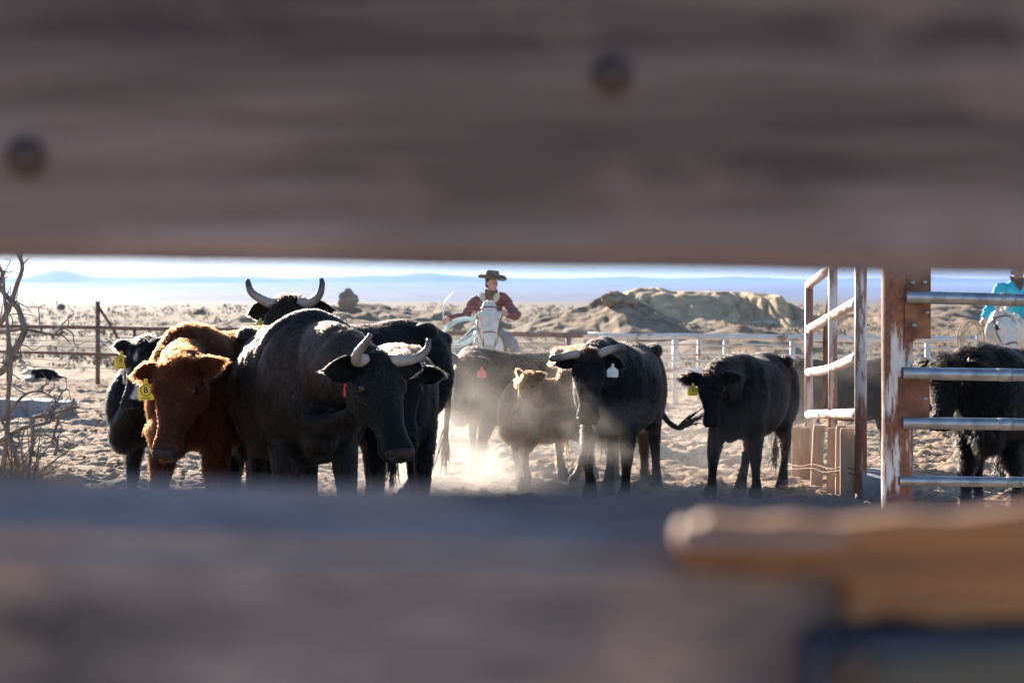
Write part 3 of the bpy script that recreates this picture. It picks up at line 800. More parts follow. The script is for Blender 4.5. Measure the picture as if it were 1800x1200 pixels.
FUR_SCALE = 1.0
def make_fur(name, me, parent, mat, n, fl, comb, tintf, rad=.0011, lift=.42, seed=1, mess=.35, frizz=.0, clump=.024, jit=1.0, cst=.62):
    """strands rooted on the body mesh: fl(points)->length, comb(points)->flow vectors, tintf(points)->0..1"""
    r = np.random.default_rng(seed)
    me.calc_loop_triangles()
    T = np.zeros(len(me.loop_triangles) * 3, np.int32); me.loop_triangles.foreach_get('vertices', T); T = T.reshape(-1, 3)
    co = np.zeros(len(me.vertices) * 3, np.float32); me.vertices.foreach_get('co', co); co = co.reshape(-1, 3).astype(float)
    no = np.zeros(len(me.vertices) * 3, np.float32); me.vertices.foreach_get('normal', no); no = no.reshape(-1, 3).astype(float)
    ar = np.linalg.norm(np.cross(co[T[:, 1]] - co[T[:, 0]], co[T[:, 2]] - co[T[:, 0]]), axis=1)
    n = int(n * FUR_SCALE)
    k = r.choice(len(T), n, p=ar / ar.sum())
    b = r.random((n, 2)); fl_ = b.sum(1) > 1; b[fl_] = 1 - b[fl_]; w = np.stack([1 - b.sum(1), b[:, 0], b[:, 1]], 1)
    p = (co[T[k]] * w[:, :, None]).sum(1); nn = (no[T[k]] * w[:, :, None]).sum(1); nn /= np.linalg.norm(nn, axis=1)[:, None] + 1e-9
    L = fl(p); keep = L > .001; p, nn, L = p[keep], nn[keep], L[keep]; n = len(p)
    L = L * (.65 + .6 * r.random(n))
    c = comb(p)
    # tufts: neighbouring strands lean the same way
    for s, a in ((9.0, .9), (24.0, .6)):
        q = p * s
        c = c + mess * a * np.stack([vnoise(q, seed) - .5, vnoise(q + 31, seed + 1) - .5, vnoise(q + 57, seed + 2) - .5], 1) * 2
    c = c + r.normal(size=(n, 3)) * .16
    c = c - nn * (c * nn).sum(1)[:, None]; c /= np.linalg.norm(c, axis=1)[:, None] + 1e-9
    lf = lift * (.5 + r.random(n))[:, None]
    p0 = p - nn * .002
    p1 = p0 + (c * (1 - lf * .3) + nn * lf * 1.3) * (L * .36)[:, None]
    p2 = p1 + (c + nn * lf * .7) * (L * .34)[:, None]
    p3 = p2 + (c * 1.0 + nn * lf * .1 + np.array([0, 0, -.25])) * (L * .33)[:, None]
    # neighbouring strands gather into tufts
    ci = np.floor((p + .012 * np.stack([vnoise(p * 30, 3), vnoise(p * 30 + 9, 4), vnoise(p * 30 + 19, 5)], 1)) / clump).astype(np.int64)
    _, inv = np.unique(ci @ np.array([73856093, 19349663, 83492791]), return_inverse=True); inv = inv.ravel()
    cnt = np.bincount(inv).astype(float)
    off3 = p3 - p; off2 = p2 - p
    mt = np.stack([np.bincount(inv, p3[:, a]) / cnt[:] for a in range(3)], 1)[inv]; m2 = np.stack([np.bincount(inv, p2[:, a]) / cnt for a in range(3)], 1)[inv]
    kw = (cst * r.random(cnt.size) ** .5)[inv][:, None]
    p3 = p3 * (1 - kw) + mt * kw; p2 = p2 * (1 - kw * .5) + m2 * kw * .5
    tj = (r.normal(size=cnt.size) * .16)[inv]
    if frizz: p3 = p3 + r.normal(size=(n, 3)) * (L * frizz)[:, None]
    pos = np.stack([p0, p1, p2, p3], 1).reshape(-1, 3).astype(np.float32)
    cu = bpy.data.hair_curves.new(name)
    cu.add_curves([4] * n)
    cu.attributes['position'].data.foreach_set('vector', pos.ravel())
    ra = cu.attributes.new('radius', 'FLOAT', 'POINT') if 'radius' not in cu.attributes else cu.attributes['radius']
    rr = np.tile(np.array([1, .9, .7, .15], np.float32) * rad, n)
    ra.data.foreach_set('value', rr)
    ta = cu.attributes.new('tint', 'FLOAT', 'CURVE')
    tv = np.clip(tintf(p) + jit * (tj + r.normal(size=n) * .08), 0, 1).astype(np.float32)
    ta.data.foreach_set('value', tv)
    cu.materials.append(mat)
    o = bpy.data.objects.new(name, cu); COL.objects.link(o); o.parent = parent
    return o


EYE = simple('eye_dark', (.006, .004, .003), rough=.08)
NOSE = simple('nose_black', (.004, .0035, .0035), (.011, .009, .009), 60, .5, .4, .003)
NOSEPINK = simple('nose_brown', (.012, .007, .006), (.04, .022, .018), 40, .5, .4, .003)
for _m in (NOSE, NOSEPINK):
    _m.node_tree.nodes['Principled BSDF'].inputs['Specular IOR Level'].default_value = .12
NOSTRIL = simple('nostril', (.004, .003, .003), rough=.9)
HOOF = simple('hoof_horn', (.02, .016, .013), (.055, .045, .036), 20, .8, .3, .004)
EARIN = simple('ear_inner', (.05, .03, .025), rough=.9)
TAGY = simple('tag_yellow', (.80, .52, .015), (.86, .58, .02), 20, .45)
TAGR = simple('tag_red', (.75, .03, .015), rough=.45)
TAGP = simple('tag_pink', (.80, .10, .12), rough=.45)
TAGW = simple('tag_white', (.78, .76, .74), (.66, .64, .6), 30, .5)
TAGT = simple('tag_teal', (.02, .50, .42), rough=.45)
TAGG = simple('tag_lime', (.72, .72, .15), rough=.45)
INK = simple('tag_ink', (.01, .01, .01), rough=.6)
def horn_mat(name, tip, tipcol):
    m, nt, bs = nmat(name)
    a = nt.nodes.new('ShaderNodeAttribute'); a.attribute_name = 'tint'
    n = noise(nt, 9, 4, mapscale=(1, 1, 1))
    add = nt.nodes.new('ShaderNodeMath'); add.operation = 'MULTIPLY_ADD'; add.inputs[1].default_value = .35; nt.links.new(n, add.inputs[0]); nt.links.new(a.outputs['Fac'], add.inputs[2])
    nt.links.new(ramp(nt, add.outputs[0], [(.05, (.12, .09, .07)), (.25, (.34, .285, .235)), (tip, (.27, .225, .19)), (min(tip + .3, .99), tipcol)]), bs.inputs['Base Color'])
    bs.inputs['Roughness'].default_value = .42
    bump(nt, bs, noise(nt, 30, 4, mapscale=(1, 1, 2)), .3, .004)
    return m
HORN1 = horn_mat('horn_pale', .66, (.10, .075, .065))
HORN2 = horn_mat('horn_dark_tip', .62, (.045, .035, .03))

def ear_tag(cow, at, rot, size, mat, marked, name='ear_tag'):
    """flat plastic tag hanging in the ear; local x = width, z = up, faces -y"""
    w, h = .5 * size, .55 * size
    out = [(-.10 * size, h * 1.25), (.10 * size, h * 1.25), (.13 * size, h * .75), (w * .95, h * .30), (w * 1.02, -h * .55), (w * .80, -h * .85), (-w * .80, -h * .85), (-w * 1.02, -h * .55), (-w * .95, h * .30), (-.13 * size, h * .75)]
    mb = MB(); mb.poly(out, -.0022, .0022)
    t = mb.build(name, mat, cow, False); t.location = at; t.rotation_euler = rot
    mb = MB(); mb.ell((0, -.004, h), (.011, .006, .011), nu=10, nv=6); mb.build('tag_button', mat, t)
    if marked:
        mb = MB(); a = np.linspace(0, 2 * math.pi, 29)
        mb.tube(np.stack([np.cos(a) * .30 * size, np.full(29, -.0028), np.sin(a) * .30 * size + .06 * size], 1), np.full(29, .022 * size), 6, 1, cap=False)
        mb.build('tag_ring', INK, t)
        cu = bpy.data.curves.new('B', 'FONT'); cu.body = 'B'; cu.size = .48 * size; cu.align_x = 'CENTER'; cu.align_y = 'CENTER'; cu.extrude = .0006; cu.offset = .008 * size
        o = bpy.data.objects.new('tmp', cu); COL.objects.link(o)
        dg = bpy.context.evaluated_depsgraph_get(); dg.update(); me = bpy.data.meshes.new_from_object(o.evaluated_get(dg)); bpy.data.objects.remove(o)
        me.materials.clear(); me.materials.append(INK)
        l = bpy.data.objects.new('tag_letter', me); COL.objects.link(l); l.parent = t
        l.location = (0, -.0036, .06 * size); l.rotation_euler = (math.pi / 2, 0, 0)
        mb = MB()   # two rows of tiny print
        for row, wd in ((-.335, .62), (-.415, .46)):
            x = -wd / 2
            while x < wd / 2:
                k = random.uniform(.02, .045); mb.box(((x + k / 2) * size, -.0026, row * size), (k * size, .001, .045 * size)); x += k + .018
        mb.build('tag_print', INK, t, False)
    return t

def quad_animal(name, label, cat, px, d, heading, scale, head, skin, hair, group=None, girth=1.0, depth=1.0, legs=None, horns=None, hornmat=None,
                ears=None, tags=(), tail=None, furlen=.022, furn=45000, clump=.024, jit=1.0, cst=.62, tintf=None, muzzle=None, horse=False, hump=0.0, voxel=.0165, earfur=1.0, eyes=True, rad=.0011, lift=.42, mess=.35, poll=1.6, dz=0.0, seed=1, neck=1.0, legr=1.0):
    """heading: 0 faces the camera, + turns to the viewer's right. head: dict(px,py,d,yaw,pitch,roll,size) as seen in the photo"""
    x = (px - CX) / FPX * d
    rz = math.radians(heading - 90)
    pit = math.atan(.05 * math.cos(math.radians(heading))) if d < 16 else math.atan(.02 * math.cos(math.radians(heading)))   # the corral floor falls away from the fence
    root = empty(name, (x, d, (gz(x, d) + float(base_z(d))) / 2 + dz - .01)); root.scale = (scale,) * 3
    root.rotation_euler = (0, -pit, rz)
    tag(root, label, cat, group)
    Ri = np.array(root.rotation_euler.to_matrix().transposed())
    loc = np.array(root.location)
    tol = lambda w: (Ri @ (np.asarray(w, float) - loc)) / scale
    # head frame in the animal's own space
    Hp = tol(P(head['px'], head['py'], head['d']))
    yw, pt = math.radians(head['yaw']), math.radians(head['pitch'])
    f = Ri @ v3(math.sin(yw) * math.cos(pt), -math.cos(yw) * math.cos(pt), -math.sin(pt))
    z = Ri @ v3(0, 0, 1); u = z - f * (z @ f); u /= np.linalg.norm(u); l = np.cross(u, f)      # l: the animal's own left
    ro = math.radians(head.get('roll', 0)); u, l = u * math.cos(ro) + l * math.sin(ro), l * math.cos(ro) - u * math.sin(ro)
    hf = f - z * (f @ z); hf /= np.linalg.norm(hf) + 1e-9                                  # where the face points, level
    HL = head.get('size', .5 if not horse else .6)
    HP = Hp - u * .10 * HL                                                                  # axis of the skull below the poll
    mb = MB()
    # trunk
    T = crom(HTORSO if horse else TORSO, 3)
    rr = []
    for xx, top, bot, w, ex in T:
        if not horse: top = top + hump * math.exp(-((xx - .40) / .22) ** 2)
        mid = bot + (top - bot) * .50
        bt = mid - (mid - bot) * (1 + (depth - 1) * math.exp(-((xx + .05) / .5) ** 2))
        rr.append(ringpts((xx, 0, mid), (0, 1, 0), (0, 0, 1), w * girth, top - mid, mid - bt, 26, ex))
    mb.rings(rr)
    if not horse:
        for s in (-1, 1):
            mb.ell((-.55, s * .20 * girth, 1.235), (.10, .07, .06))                          # hook bones
            mb.ell((-.83, s * .09, 1.17), (.06, .05, .06))                                   # pin bones
            mb.ell((.42, s * .19 * girth, .95), (.17, .10, .27), np.array([[.97, 0, .25], [0, 1, 0], [-.25, 0, .97]]))   # shoulder
            mb.ell((-.60, s * .19, .92), (.21, .115, .30))                                   # thigh
        mb.ell((.66, 0, .70), (.13, .11, .15))                                               # brisket
    else:
        for s in (-1, 1):
            mb.ell((.44, s * .15, 1.12), (.17, .10, .27)); mb.ell((-.60, s * .17, 1.12), (.23, .12, .30)); mb.ell((.60, s * .09, 1.0), (.10, .09, .16))
    # neck and dewlap
    nb = v3(.42, 0, 1.02) if not horse else v3(.42, 0, 1.22)
    ne = HP - f * .0 + f * .06 * HL - u * .05 * HL
    n1 = nb + (ne - nb) * .45 + (v3(.07, 0, .03) if not horse else v3(.06, 0, -.02))
    ax = ne - nb; ax /= np.linalg.norm(ax); upn = v3(0, 0, 1) - ax * ax[2]
    if horse: mb.tube([nb, n1, nb + (ne - nb) * .8 + v3(.02, 0, .02), ne], [(.17, .30), (.115, .22), (.085, .16), (.08, .13)], 18, 4, up=upn)
    else:
        mb.tube([nb, n1, ne - ax * .08, ne], [(.205 * girth ** .5 * neck, .29 * neck), (.16 * neck, .225 * neck), (.20 * HL / .5 * .62 * neck ** .5, .165 * neck ** .5), (.105 * HL / .5, .14 * HL / .5)], 18, 4, up=upn)
        th = HP + f * .30 * HL - u * .30 * HL
        bk = v3(.70, 0, .74)
        mb.tube([th, th * .5 + bk * .5 + v3(.02, 0, -.03), bk], [(.035, .06), (.05, .10), (.07, .13)], 10, 4, up=(ax[0], ax[1], .3))
    # head
    H = crom(HHEAD if horse else HEAD, 3); rr = []
    for s, w, a, b in H:
        rr.append(ringpts(HP + f * s * HL, l, u, w * HL, a * HL, b * HL, 20, 2.35))
    mb.rings(rr)
    for s in (-1, 1):
        mb.ell(HP + f * .27 * HL + l * s * .19 * HL + u * .10 * HL, (.095 * HL, .06 * HL, .055 * HL), np.stack([f, l, u]))      # brow
        mb.ell(HP + f * .24 * HL + l * s * .12 * HL - u * .17 * HL, (.16 * HL, .10 * HL, .13 * HL), np.stack([f, l, u]))      # cheek
    for s in (-1, 1):
        mb.ell(HP + f * .985 * HL + l * s * .105 * HL + u * .03 * HL, (.05 * HL, .045 * HL, .05 * HL), np.stack([f, l, u]))   # nostril wing
        mb.tube([HP + f * .33 * HL + l * s * .17 * HL + u * .02 * HL, HP + f * .55 * HL + l * s * .135 * HL - u * .02 * HL, HP + f * .72 * HL + l * s * .115 * HL - u * .03 * HL], [.045 * HL, .03 * HL, .012 * HL], 8, 3)   # cheek ridge
        mb.tube([HP + f * .12 * HL + l * s * .16 * HL - u * .12 * HL, HP + f * .26 * HL + l * s * .15 * HL - u * .27 * HL, HP + f * .48 * HL + l * s * .11 * HL - u * .235 * HL], [.06 * HL, .065 * HL, .04 * HL], 8, 3)   # jaw
    if not horse: mb.ell(HP + f * .0 * HL + u * .10 * HL, (.11 * HL, .16 * HL, .09 * HL), np.stack([f, l, u]))
    # legs
    legs = legs or {}
    hooves = []
    lz = 1.0
    for key, sx, sy in (('fl', 1, 1), ('fr', 1, -1), ('hl', -1, 1), ('hr', -1, -1)):
        dx, dy, lift_, bend = legs.get(key, (0, 0, 0, 0))
        if sx > 0:
            kz, top = (.40, .92) if not horse else (.46, 1.10)
            y0 = .155
            S = [(.44, sy * .15, top), (.42, sy * .165, top - .22), (.44 + .42 * dx + bend * .13, sy * y0 + dy * .5, kz + .055 + bend * .06), (.44 + .5 * dx + bend * .14, sy * y0 + dy * .55, kz - .02 + bend * .05),
                 (.44 + .78 * dx + bend * .03, sy * y0 + dy * .8, kz * .58 + lift_ * .7), (.44 + dx - bend * .07, sy * y0 + dy, .125 + lift_), (.475 + dx - bend * .09, sy * y0 + dy, .05 + lift_)]
            R = [(.10, .15), (.075, .11), (.054, .060), (.050, .055), (.037, .041), (.046, .050), (.050, .055)]
        else:
            hz_, top = (.50, .98) if not horse else (.56, 1.18)
            y0 = .16
            S = [(-.56, sy * .16, top), (-.50 + .15 * dx, sy * .185, top - .27), (-.66 + .45 * dx, sy * .17 + dy * .4, hz_ + .07 + lift_ * .5), (-.72 + .5 * dx, sy * y0 + dy * .5, hz_ - .02 + lift_ * .5),
                 (-.70 + .75 * dx, sy * y0 + dy * .8, hz_ * .55 + lift_ * .7), (-.67 + dx, sy * y0 + dy, .13 + lift_), (-.635 + dx, sy * y0 + dy, .05 + lift_)]
            R = [(.12, .20), (.095, .155), (.055, .080), (.048, .064), (.038, .044), (.048, .052), (.052, .056)]
        if horse: R = [(a * .95, b * .92) for a, b in R]
        R = [(a * legr, b * legr) for a, b in R]
        mb.tube(S, R, 12, 4, up=(1, 0, 0))
        hooves.append((S[-1], bend))
    me = remesh(mb, voxel, 5)
    # ears and tail, joined to the same body
    ex = MB()
    ears = ears or {}
    ear_tip = {}
    EL, EW = ((.40 * HL, .135 * HL) if not horse else (.30 * HL, .075 * HL))
    for key, s in (('l', 1), ('r', -1)):
        o, up_, fw = ears.get(key, (1.0, -.05, -.25)) if not horse else ears.get(key, (.25, 1.0, .1))
        axis = l * s * o + z * up_ + hf * fw
        base = HP + f * (.035 if not horse else -.02) * HL + l * s * (.185 if not horse else .10) * HL + u * (.03 if not horse else .09) * HL
        nrm = (hf * .9 - z * .35) if not horse else (hf * 1.0 + l * s * .5)
        leaf_ear(ex, base, axis, nrm, EL * ears.get('k', 1 if not horse else .72), EW * ears.get('k', 1 if not horse else .8), .6 if not horse else .9, 1.0 if not horse else 1.35)
        a = axis / np.linalg.norm(axis); ear_tip[key] = (base, a, EL)
    tl = tail or ([(-.86, 0, 1.20), (-.93, .0, 1.05), (-.94, .02, .8), (-.92, .03, .55), (-.92, .02, .42)] if not horse else [(-.84, 0, 1.32), (-.97, 0, 1.22), (-1.0, 0, .9), (-.98, 0, .55)])
    ex.tube(tl, np.linspace(.036, .014, len(tl)), 9, 4)
    if not horse:      # the switch: a brush of long hair
        gt = np.random.default_rng(seed); te, td = np.array(tl[-1]), np.array(tl[-1]) - np.array(tl[-2]); td /= np.linalg.norm(td)
        for _k in range(18):
            o_ = gt.normal(size=3); s_ = te - td * gt.uniform(0, .10) + o_ * .010; ln_ = gt.uniform(.10, .24)
            ex.tube([s_, s_ + td * ln_ * .4 + o_ * .010, s_ + td * ln_ * .75 + o_ * .018 - v3(0, 0, .015), s_ + td * ln_ + o_ * .028 - v3(0, 0, .045)], [.007, .006, .004, .001], 5, 3)
    # folds, ribs and lumps under the hide
    cc = np.zeros(len(me.vertices) * 3, np.float32); me.vertices.foreach_get('co', cc); cc = cc.reshape(-1, 3).astype(float)
    nn = np.zeros(len(me.vertices) * 3, np.float32); me.vertices.foreach_get('normal', nn); nn = nn.reshape(-1, 3)
    onh = np.clip(1 - np.linalg.norm(cc - (HP + f * .45 * HL), axis=1) / (.75 * HL), 0, 1)
    trunk = sstep(cc[:, 2], .5, .7) * (1 - np.clip(onh * 2.2, 0, 1))
    dd = (fbm(cc * 4.5 + seed, 3, seed) - .5) * .030 * trunk
    fold = np.abs(vnoise(np.stack([cc[:, 0] * 9, cc[:, 1] * 3.5, cc[:, 2] * 2.2], 1) + seed, seed + 4) - .5) * 2
    dd += (fold - .45) * .022 * trunk * sstep(cc[:, 0], .30, .52)
    dd += -.008 * trunk * sstep(np.abs(np.sin(cc[:, 0] * 26)), .6, 1) * sstep(cc[:, 0], -.3, -.1) * (1 - sstep(cc[:, 0], .2, .35)) * sstep(np.abs(cc[:, 1]), .12, .25)
    me.vertices.foreach_set('co', (cc + nn * dd[:, None]).astype(np.float32).ravel()); me.update()
    body = joined(me, ex, 'body')
    tintf = tintf or (lambda p, hd: np.zeros(len(p)))
    def hd(p):
        q = p - HP
        return np.stack([q @ f / HL, q @ l / HL, q @ u / HL], 1)
    co = np.zeros(len(body.vertices) * 3, np.float32); body.vertices.foreach_get('co', co); co = co.reshape(-1, 3).astype(float)
    at = body.attributes.new('tint', 'FLOAT', 'POINT'); at.data.foreach_set('value', np.clip(tintf(co, hd(co)), 0, 1).astype(np.float32))
    body.materials.append(skin)
    bo = bpy.data.objects.new('body', body); COL.objects.link(bo); bo.parent = root
    # eyes, nose, nostrils, hooves, horns
    for s in (-1, 1):
        if eyes:
            e = MB(); e.ell(HP + f * .285 * HL + l * s * .222 * HL + u * .055 * HL, (.062 * HL, .045 * HL, .05 * HL), np.stack([f, l, u])); e.build('eye', EYE, root)
    mz = MB()
    rr = []
    for s, w, a, b in H[-6:]:
        rr.append(ringpts(HP + f * (s + .004) * HL + u * .012 * HL, l, u, w * HL * .94, a * HL * .965, b * HL * .45, 18, 2.3))
    if not horse:
        mz.rings(rr); mz.build('nose', muzzle or NOSE, root)
    if not horse:
        for s in (-1, 1):
            q = MB(); q.tube([HP + f * a_ * HL + l * s * b_ * HL - u * c_ * HL for a_, b_, c_ in ((1.03, .03, .062), (1.0, .118, .06), (.93, .166, .062), (.85, .153, .066), (.76, .134, .075))], np.array([.010, .011, .010, .008, .003]) * HL, 6, 3); q.build('mouth', NOSTRIL, root)
    for s in (-1, 1):
        q = MB(); q.ell(HP + f * (1.008 if not horse else .97) * HL + l * s * (.092 if not horse else .062) * HL + u * (.03 if not horse else .02) * HL, (.055 * HL, .04 * HL, .036 * HL), np.stack([f + l * s * .4, l, u])); q.build('nostril', NOSTRIL, root)
    for (c, bend) in hooves:
        q = MB(); c = np.array(c)
        a = np.arange(14) / 14 * 2 * math.pi
        rr = []
        for zz, r_, fx in ((.075, .050, 0), (.05, .056, .008), (.02, .062, .018), (-.045, .066, .028)):
            ring_ = np.stack([np.cos(a) * r_ * 1.12 + fx, np.sin(a) * r_ * .92 * (1 - .25 * (np.abs(np.sin(a)) < .25) * (np.cos(a) > 0)), np.full(14, zz)], 1)
            rr.append(c + ring_)
        q.rings(rr); q.build('hoof', HOOF, root)
    if horns:
        for key, s in (('l', 1), ('r', -1)):
            pts = horns[key]
            base = HP + f * .01 * HL + l * s * .16 * HL + u * .10 * HL
            C = [base - l * s * .03 * HL] + [base + l * s * a + z * b + hf * c for a, b, c in pts]
            r0 = horns['r0']; R = np.linspace(1, horns.get('rt', .12), len(C)) ** horns.get('pow', .8) * r0
            CR = crom(np.column_stack([np.array(C), R]), 7); kk = np.arange(len(CR)); C2, R2 = CR[:, :3], CR[:, 3] * (1 + .035 * np.sin(kk * 1.9) * np.linspace(1, 0, len(CR)) + .02 * np.sin(kk * 4.7))
            q = MB(); q.tube(C2, R2, 14, 1)
            ho = q.build('horn', hornmat, root)
            cc = q.verts(); m = 14; nr = (len(cc) - 2) // m
            tv = np.concatenate([np.repeat(np.linspace(0, 1, nr), m), [0, 1]]).astype(np.float32)
            ho.data.attributes.new('tint', 'FLOAT', 'POINT').data.foreach_set('value', tv)
            if horns.get('cut'):
                e = MB(); dr = np.array(C[-1]) - np.array(C[-2]); dr /= np.linalg.norm(dr); aa = np.linspace(0, 2 * math.pi, 17)
                u1 = np.cross(dr, z); u1 /= np.linalg.norm(u1); u2 = np.cross(dr, u1)
                e.ell(np.array(C[-1]) + dr * .002, (R[-1] * .62, R[-1] * .62, .006), np.stack([u1, u2, dr])); e.build('horn_core', NOSEPINK, ho)
    for (key, along, drop, size, mat, marked, yaw) in tags:
        b, a, L = ear_tip[key]
        at_ = b + a * L * along - z * drop + hf * .022
        # tag faces the way the face does, turned by yaw
        ang = math.atan2(hf[1], hf[0]) + math.pi / 2 + math.radians(yaw)
        ear_tag(root, Vector(at_), (0, random.uniform(-.1, .1), ang), size / scale, mat, marked)
    if horse: return root, dict(HP=HP, f=f, u=u, l=l, HL=HL, body=body, bo=bo)
    # fur
    tail_end = np.array(tl[-1])
    def fl(p):
        h = hd(p); L = np.full(len(p), furlen)
        inh = (h[:, 0] > -.12) & (np.abs(h[:, 1]) < .32) & (h[:, 2] > -.42) & (h[:, 2] < .3) & (h[:, 0] < 1.2)
        face = np.interp(h[:, 0], [-.1, .08, .25, .6, .88, .93, .97], [poll, poll, .75, .55, .4, .25, 0])
        L = np.where(inh, furlen * face, L)
        L = np.where(inh & (h[:, 2] < -.2), np.maximum(L, furlen * .9), L)
        earz = (np.abs(h[:, 1]) > .26) & (np.abs(h[:, 1]) < .75) & (np.abs(h[:, 0]) < .4) & (np.linalg.norm(p - HP, axis=1) < .75 * HL)
        L = np.where(earz, furlen * earfur, L)
        lowleg = (p[:, 2] < .52)
        L = np.where(lowleg & ~inh, furlen * np.interp(p[:, 2], [.05, .09, .3, .52], [0, .35, .4, 1]), L)
        bel = (~inh) & (p[:, 2] > .45) & (p[:, 2] < .75) & (np.abs(p[:, 1]) < .2)
        L = np.where(bel, L * 1.35, L)
        tt = np.linalg.norm(p - tail_end, axis=1) < .17
        L = np.where(tt, .035 / scale, L)
        return L
    def comb(p):
        h = hd(p); inh = ((h[:, 0] > -.12) & (np.abs(h[:, 1]) < .32) & (h[:, 2] > -.42) & (h[:, 2] < .3))[:, None]
        c = np.tile(v3(-.75, 0, -.65), (len(p), 1))
        c = np.where((p[:, 0] > .5)[:, None], v3(-.35, 0, -.9), c)
        c = np.where((p[:, 2] < .6)[:, None], v3(-.1, 0, -1), c)
        c = np.where(inh, -f * .8 + v3(0, 0, -.1), c)
        top = inh & (h[:, :1] < .14); c = np.where(top, f * .8 + u * .3, c)
        ear = (np.abs(h[:, 1]) > .26) & (np.linalg.norm(p - HP, axis=1) < .75 * HL)
        c = np.where(ear[:, None], l[None] * np.sign(h[:, 1])[:, None] + v3(0, 0, -.5), c)
        tt = np.linalg.norm(p - tail_end, axis=1) < .17
        td = tail_end - np.array(tl[-2]); td /= np.linalg.norm(td)
        return np.where(tt[:, None], td * 2.2, c)
    make_fur('fur', body, root, hair, furn, fl, comb, lambda p: tintf(p, hd(p)), rad / scale, lift, seed, mess, .10, clump, jit, cst)
    return root
# ------------------------------------------------------------------ coats
SK_BLACK = coat('hide_black', (.006, .0055, .0055), (.035, .019, .012))
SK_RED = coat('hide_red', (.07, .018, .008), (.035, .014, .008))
SK_WF = coat('hide_black_white', (.010, .009, .009), (.60, .56, .52))
HR_BLACK = hairmat('hair_black', (.0075, .0068, .0066), (.065, .036, .023))
HR_BULL = hairmat('hair_black_glossy', (.007, .0063, .006), (.060, .035, .024), .26, .35, 1.42, .36)
HR_RED = hairmat('hair_red', (.105, .0215, .006), (.026, .0075, .004), .36)  # second colour is the dark shade tint of the front
HR_WF = hairmat('hair_black_white', (.008, .0072, .007), (.75, .71, .67))
HR_BROWN = hairmat('hair_brown_calf', (.16, .050, .018), (.32, .105, .035), .36)
SK_BROWN = coat('hide_brown', (.075, .032, .016), (.12, .05, .025))

def n3(p, s, seed=0): return vnoise(p * s, seed)
# brown bleaching along the back and shoulder of the black cattle
def bleach(k=1.0, z0=1.0):
    return lambda p, h: k * sstep(p[:, 2], z0 - .25, z0 + .3) * sstep(n3(p, 3.0, 5), .35, .75)
def brown_top(p, h):
    poll = (h[:, 0] < .12) & (h[:, 0] > -.4) & (np.abs(h[:, 1]) < .4)
    return np.clip(.95 * sstep(p[:, 2], 1.12, 1.27) * sstep(n3(p, 3.5, 2), .2, .6) + .8 * poll * sstep(h[:, 2], 0, .12), 0, 1)
def white_face(p, h):
    inh = (h[:, 0] > .12) & (h[:, 0] < .9) & (np.abs(h[:, 1]) < .3) & (h[:, 2] > -.45)
    side = sstep(np.abs(h[:, 1]) + .25 * (n3(p, 9, 3) - .5), .10, .16)
    strip = 1 - sstep(np.abs(h[:, 1]), .02, .05)
    return inh * np.maximum(side * sstep(h[:, 0], .4, .5), strip * (h[:, 0] < .3) * .8)
def shaded_front(p, h):  # darker face and lower body: shade of the front put into the coat
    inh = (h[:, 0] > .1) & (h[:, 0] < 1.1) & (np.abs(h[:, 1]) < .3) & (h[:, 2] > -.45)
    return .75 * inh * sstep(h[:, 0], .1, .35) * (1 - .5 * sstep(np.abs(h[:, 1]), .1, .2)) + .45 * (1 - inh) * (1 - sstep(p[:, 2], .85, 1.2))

HERD = 'cattle driven through the dusty corral'
# the big horned animal in front
quad_animal('horned_cow', 'large glossy black horned cow in front, head turned right, red tag below its ear', 'cow', 530, 7.75, 17, .94,
    dict(px=662, py=632, d=6.75, yaw=34, pitch=57, roll=4, size=.525), SK_BLACK, HR_BULL, HERD, girth=1.22, depth=1.2, hump=.055, legr=1.22, rad=.0012,
    legs=dict(fl=(.05, .05, 0, 0), fr=(-.04, 0, 0, 0), hl=(.05, 0, 0, 0), hr=(-.1, 0, 0, 0)),
    horns=dict(l=[(.05, .00, .02), (.12, .015, .05), (.175, .06, .07), (.195, .115, .06)], r=[(.05, .0, .03), (.075, .04, .09), (.06, .09, .14), (.04, .135, .16)], r0=.033, rt=.22, pow=.7), hornmat=HORN1,
    ears=dict(l=(1, .0, -.1), r=(1, -.1, .0)), tags=[('r', .42, .115, .048, TAGR, False, 70)],
    furlen=.028, furn=150000, tintf=lambda p, h: np.clip(1.0 * sstep(n3(p, 2.6, 8), .34, .6) * sstep(p[:, 2], .7, 1.15) * (h[:, 0] < -.1) * .9, 0, 1), muzzle=NOSEPINK, mess=.5, clump=.03, cst=.22, poll=1.1, seed=3, lift=.16, earfur=.7, voxel=.015)
quad_animal('red_calf', 'rusty red brown calf facing the fence with a yellow ear tag', 'calf', 392, 8.3, -16, .97,
    dict(px=312, py=642, d=7.2, yaw=-10, pitch=66, roll=-4, size=.475), SK_RED, HR_RED, HERD, girth=.70, depth=.88, neck=.70,
    legs=dict(fl=(.0, .03, 0, 0), fr=(.06, -.02, 0, 0)), ears=dict(l=(1, .30, -.05), r=(1, -.10, .1), k=.9),
    tags=[('r', .48, .095, .095, TAGY, True, -2)], rad=.0013, furlen=.038, furn=110000, tintf=shaded_front, muzzle=NOSEPINK, mess=.8, poll=1.6, seed=5, lift=.5, voxel=.0145)
quad_animal('white_faced_calf', 'black calf with white face patches and yellow tag behind the red calf', 'calf', 330, 9.75, -34, .86,
    dict(px=250, py=606, d=8.75, yaw=-24, pitch=66, size=.45), SK_WF, HR_WF, HERD, girth=.8, neck=.8,
    ears=dict(r=(1, .1, .1), l=(1, .35, -.1)), tags=[('r', .55, .105, .095, TAGY, True, 6)], furlen=.036, furn=60000, tintf=white_face, jit=.05, mess=.7, seed=7, lift=.5)
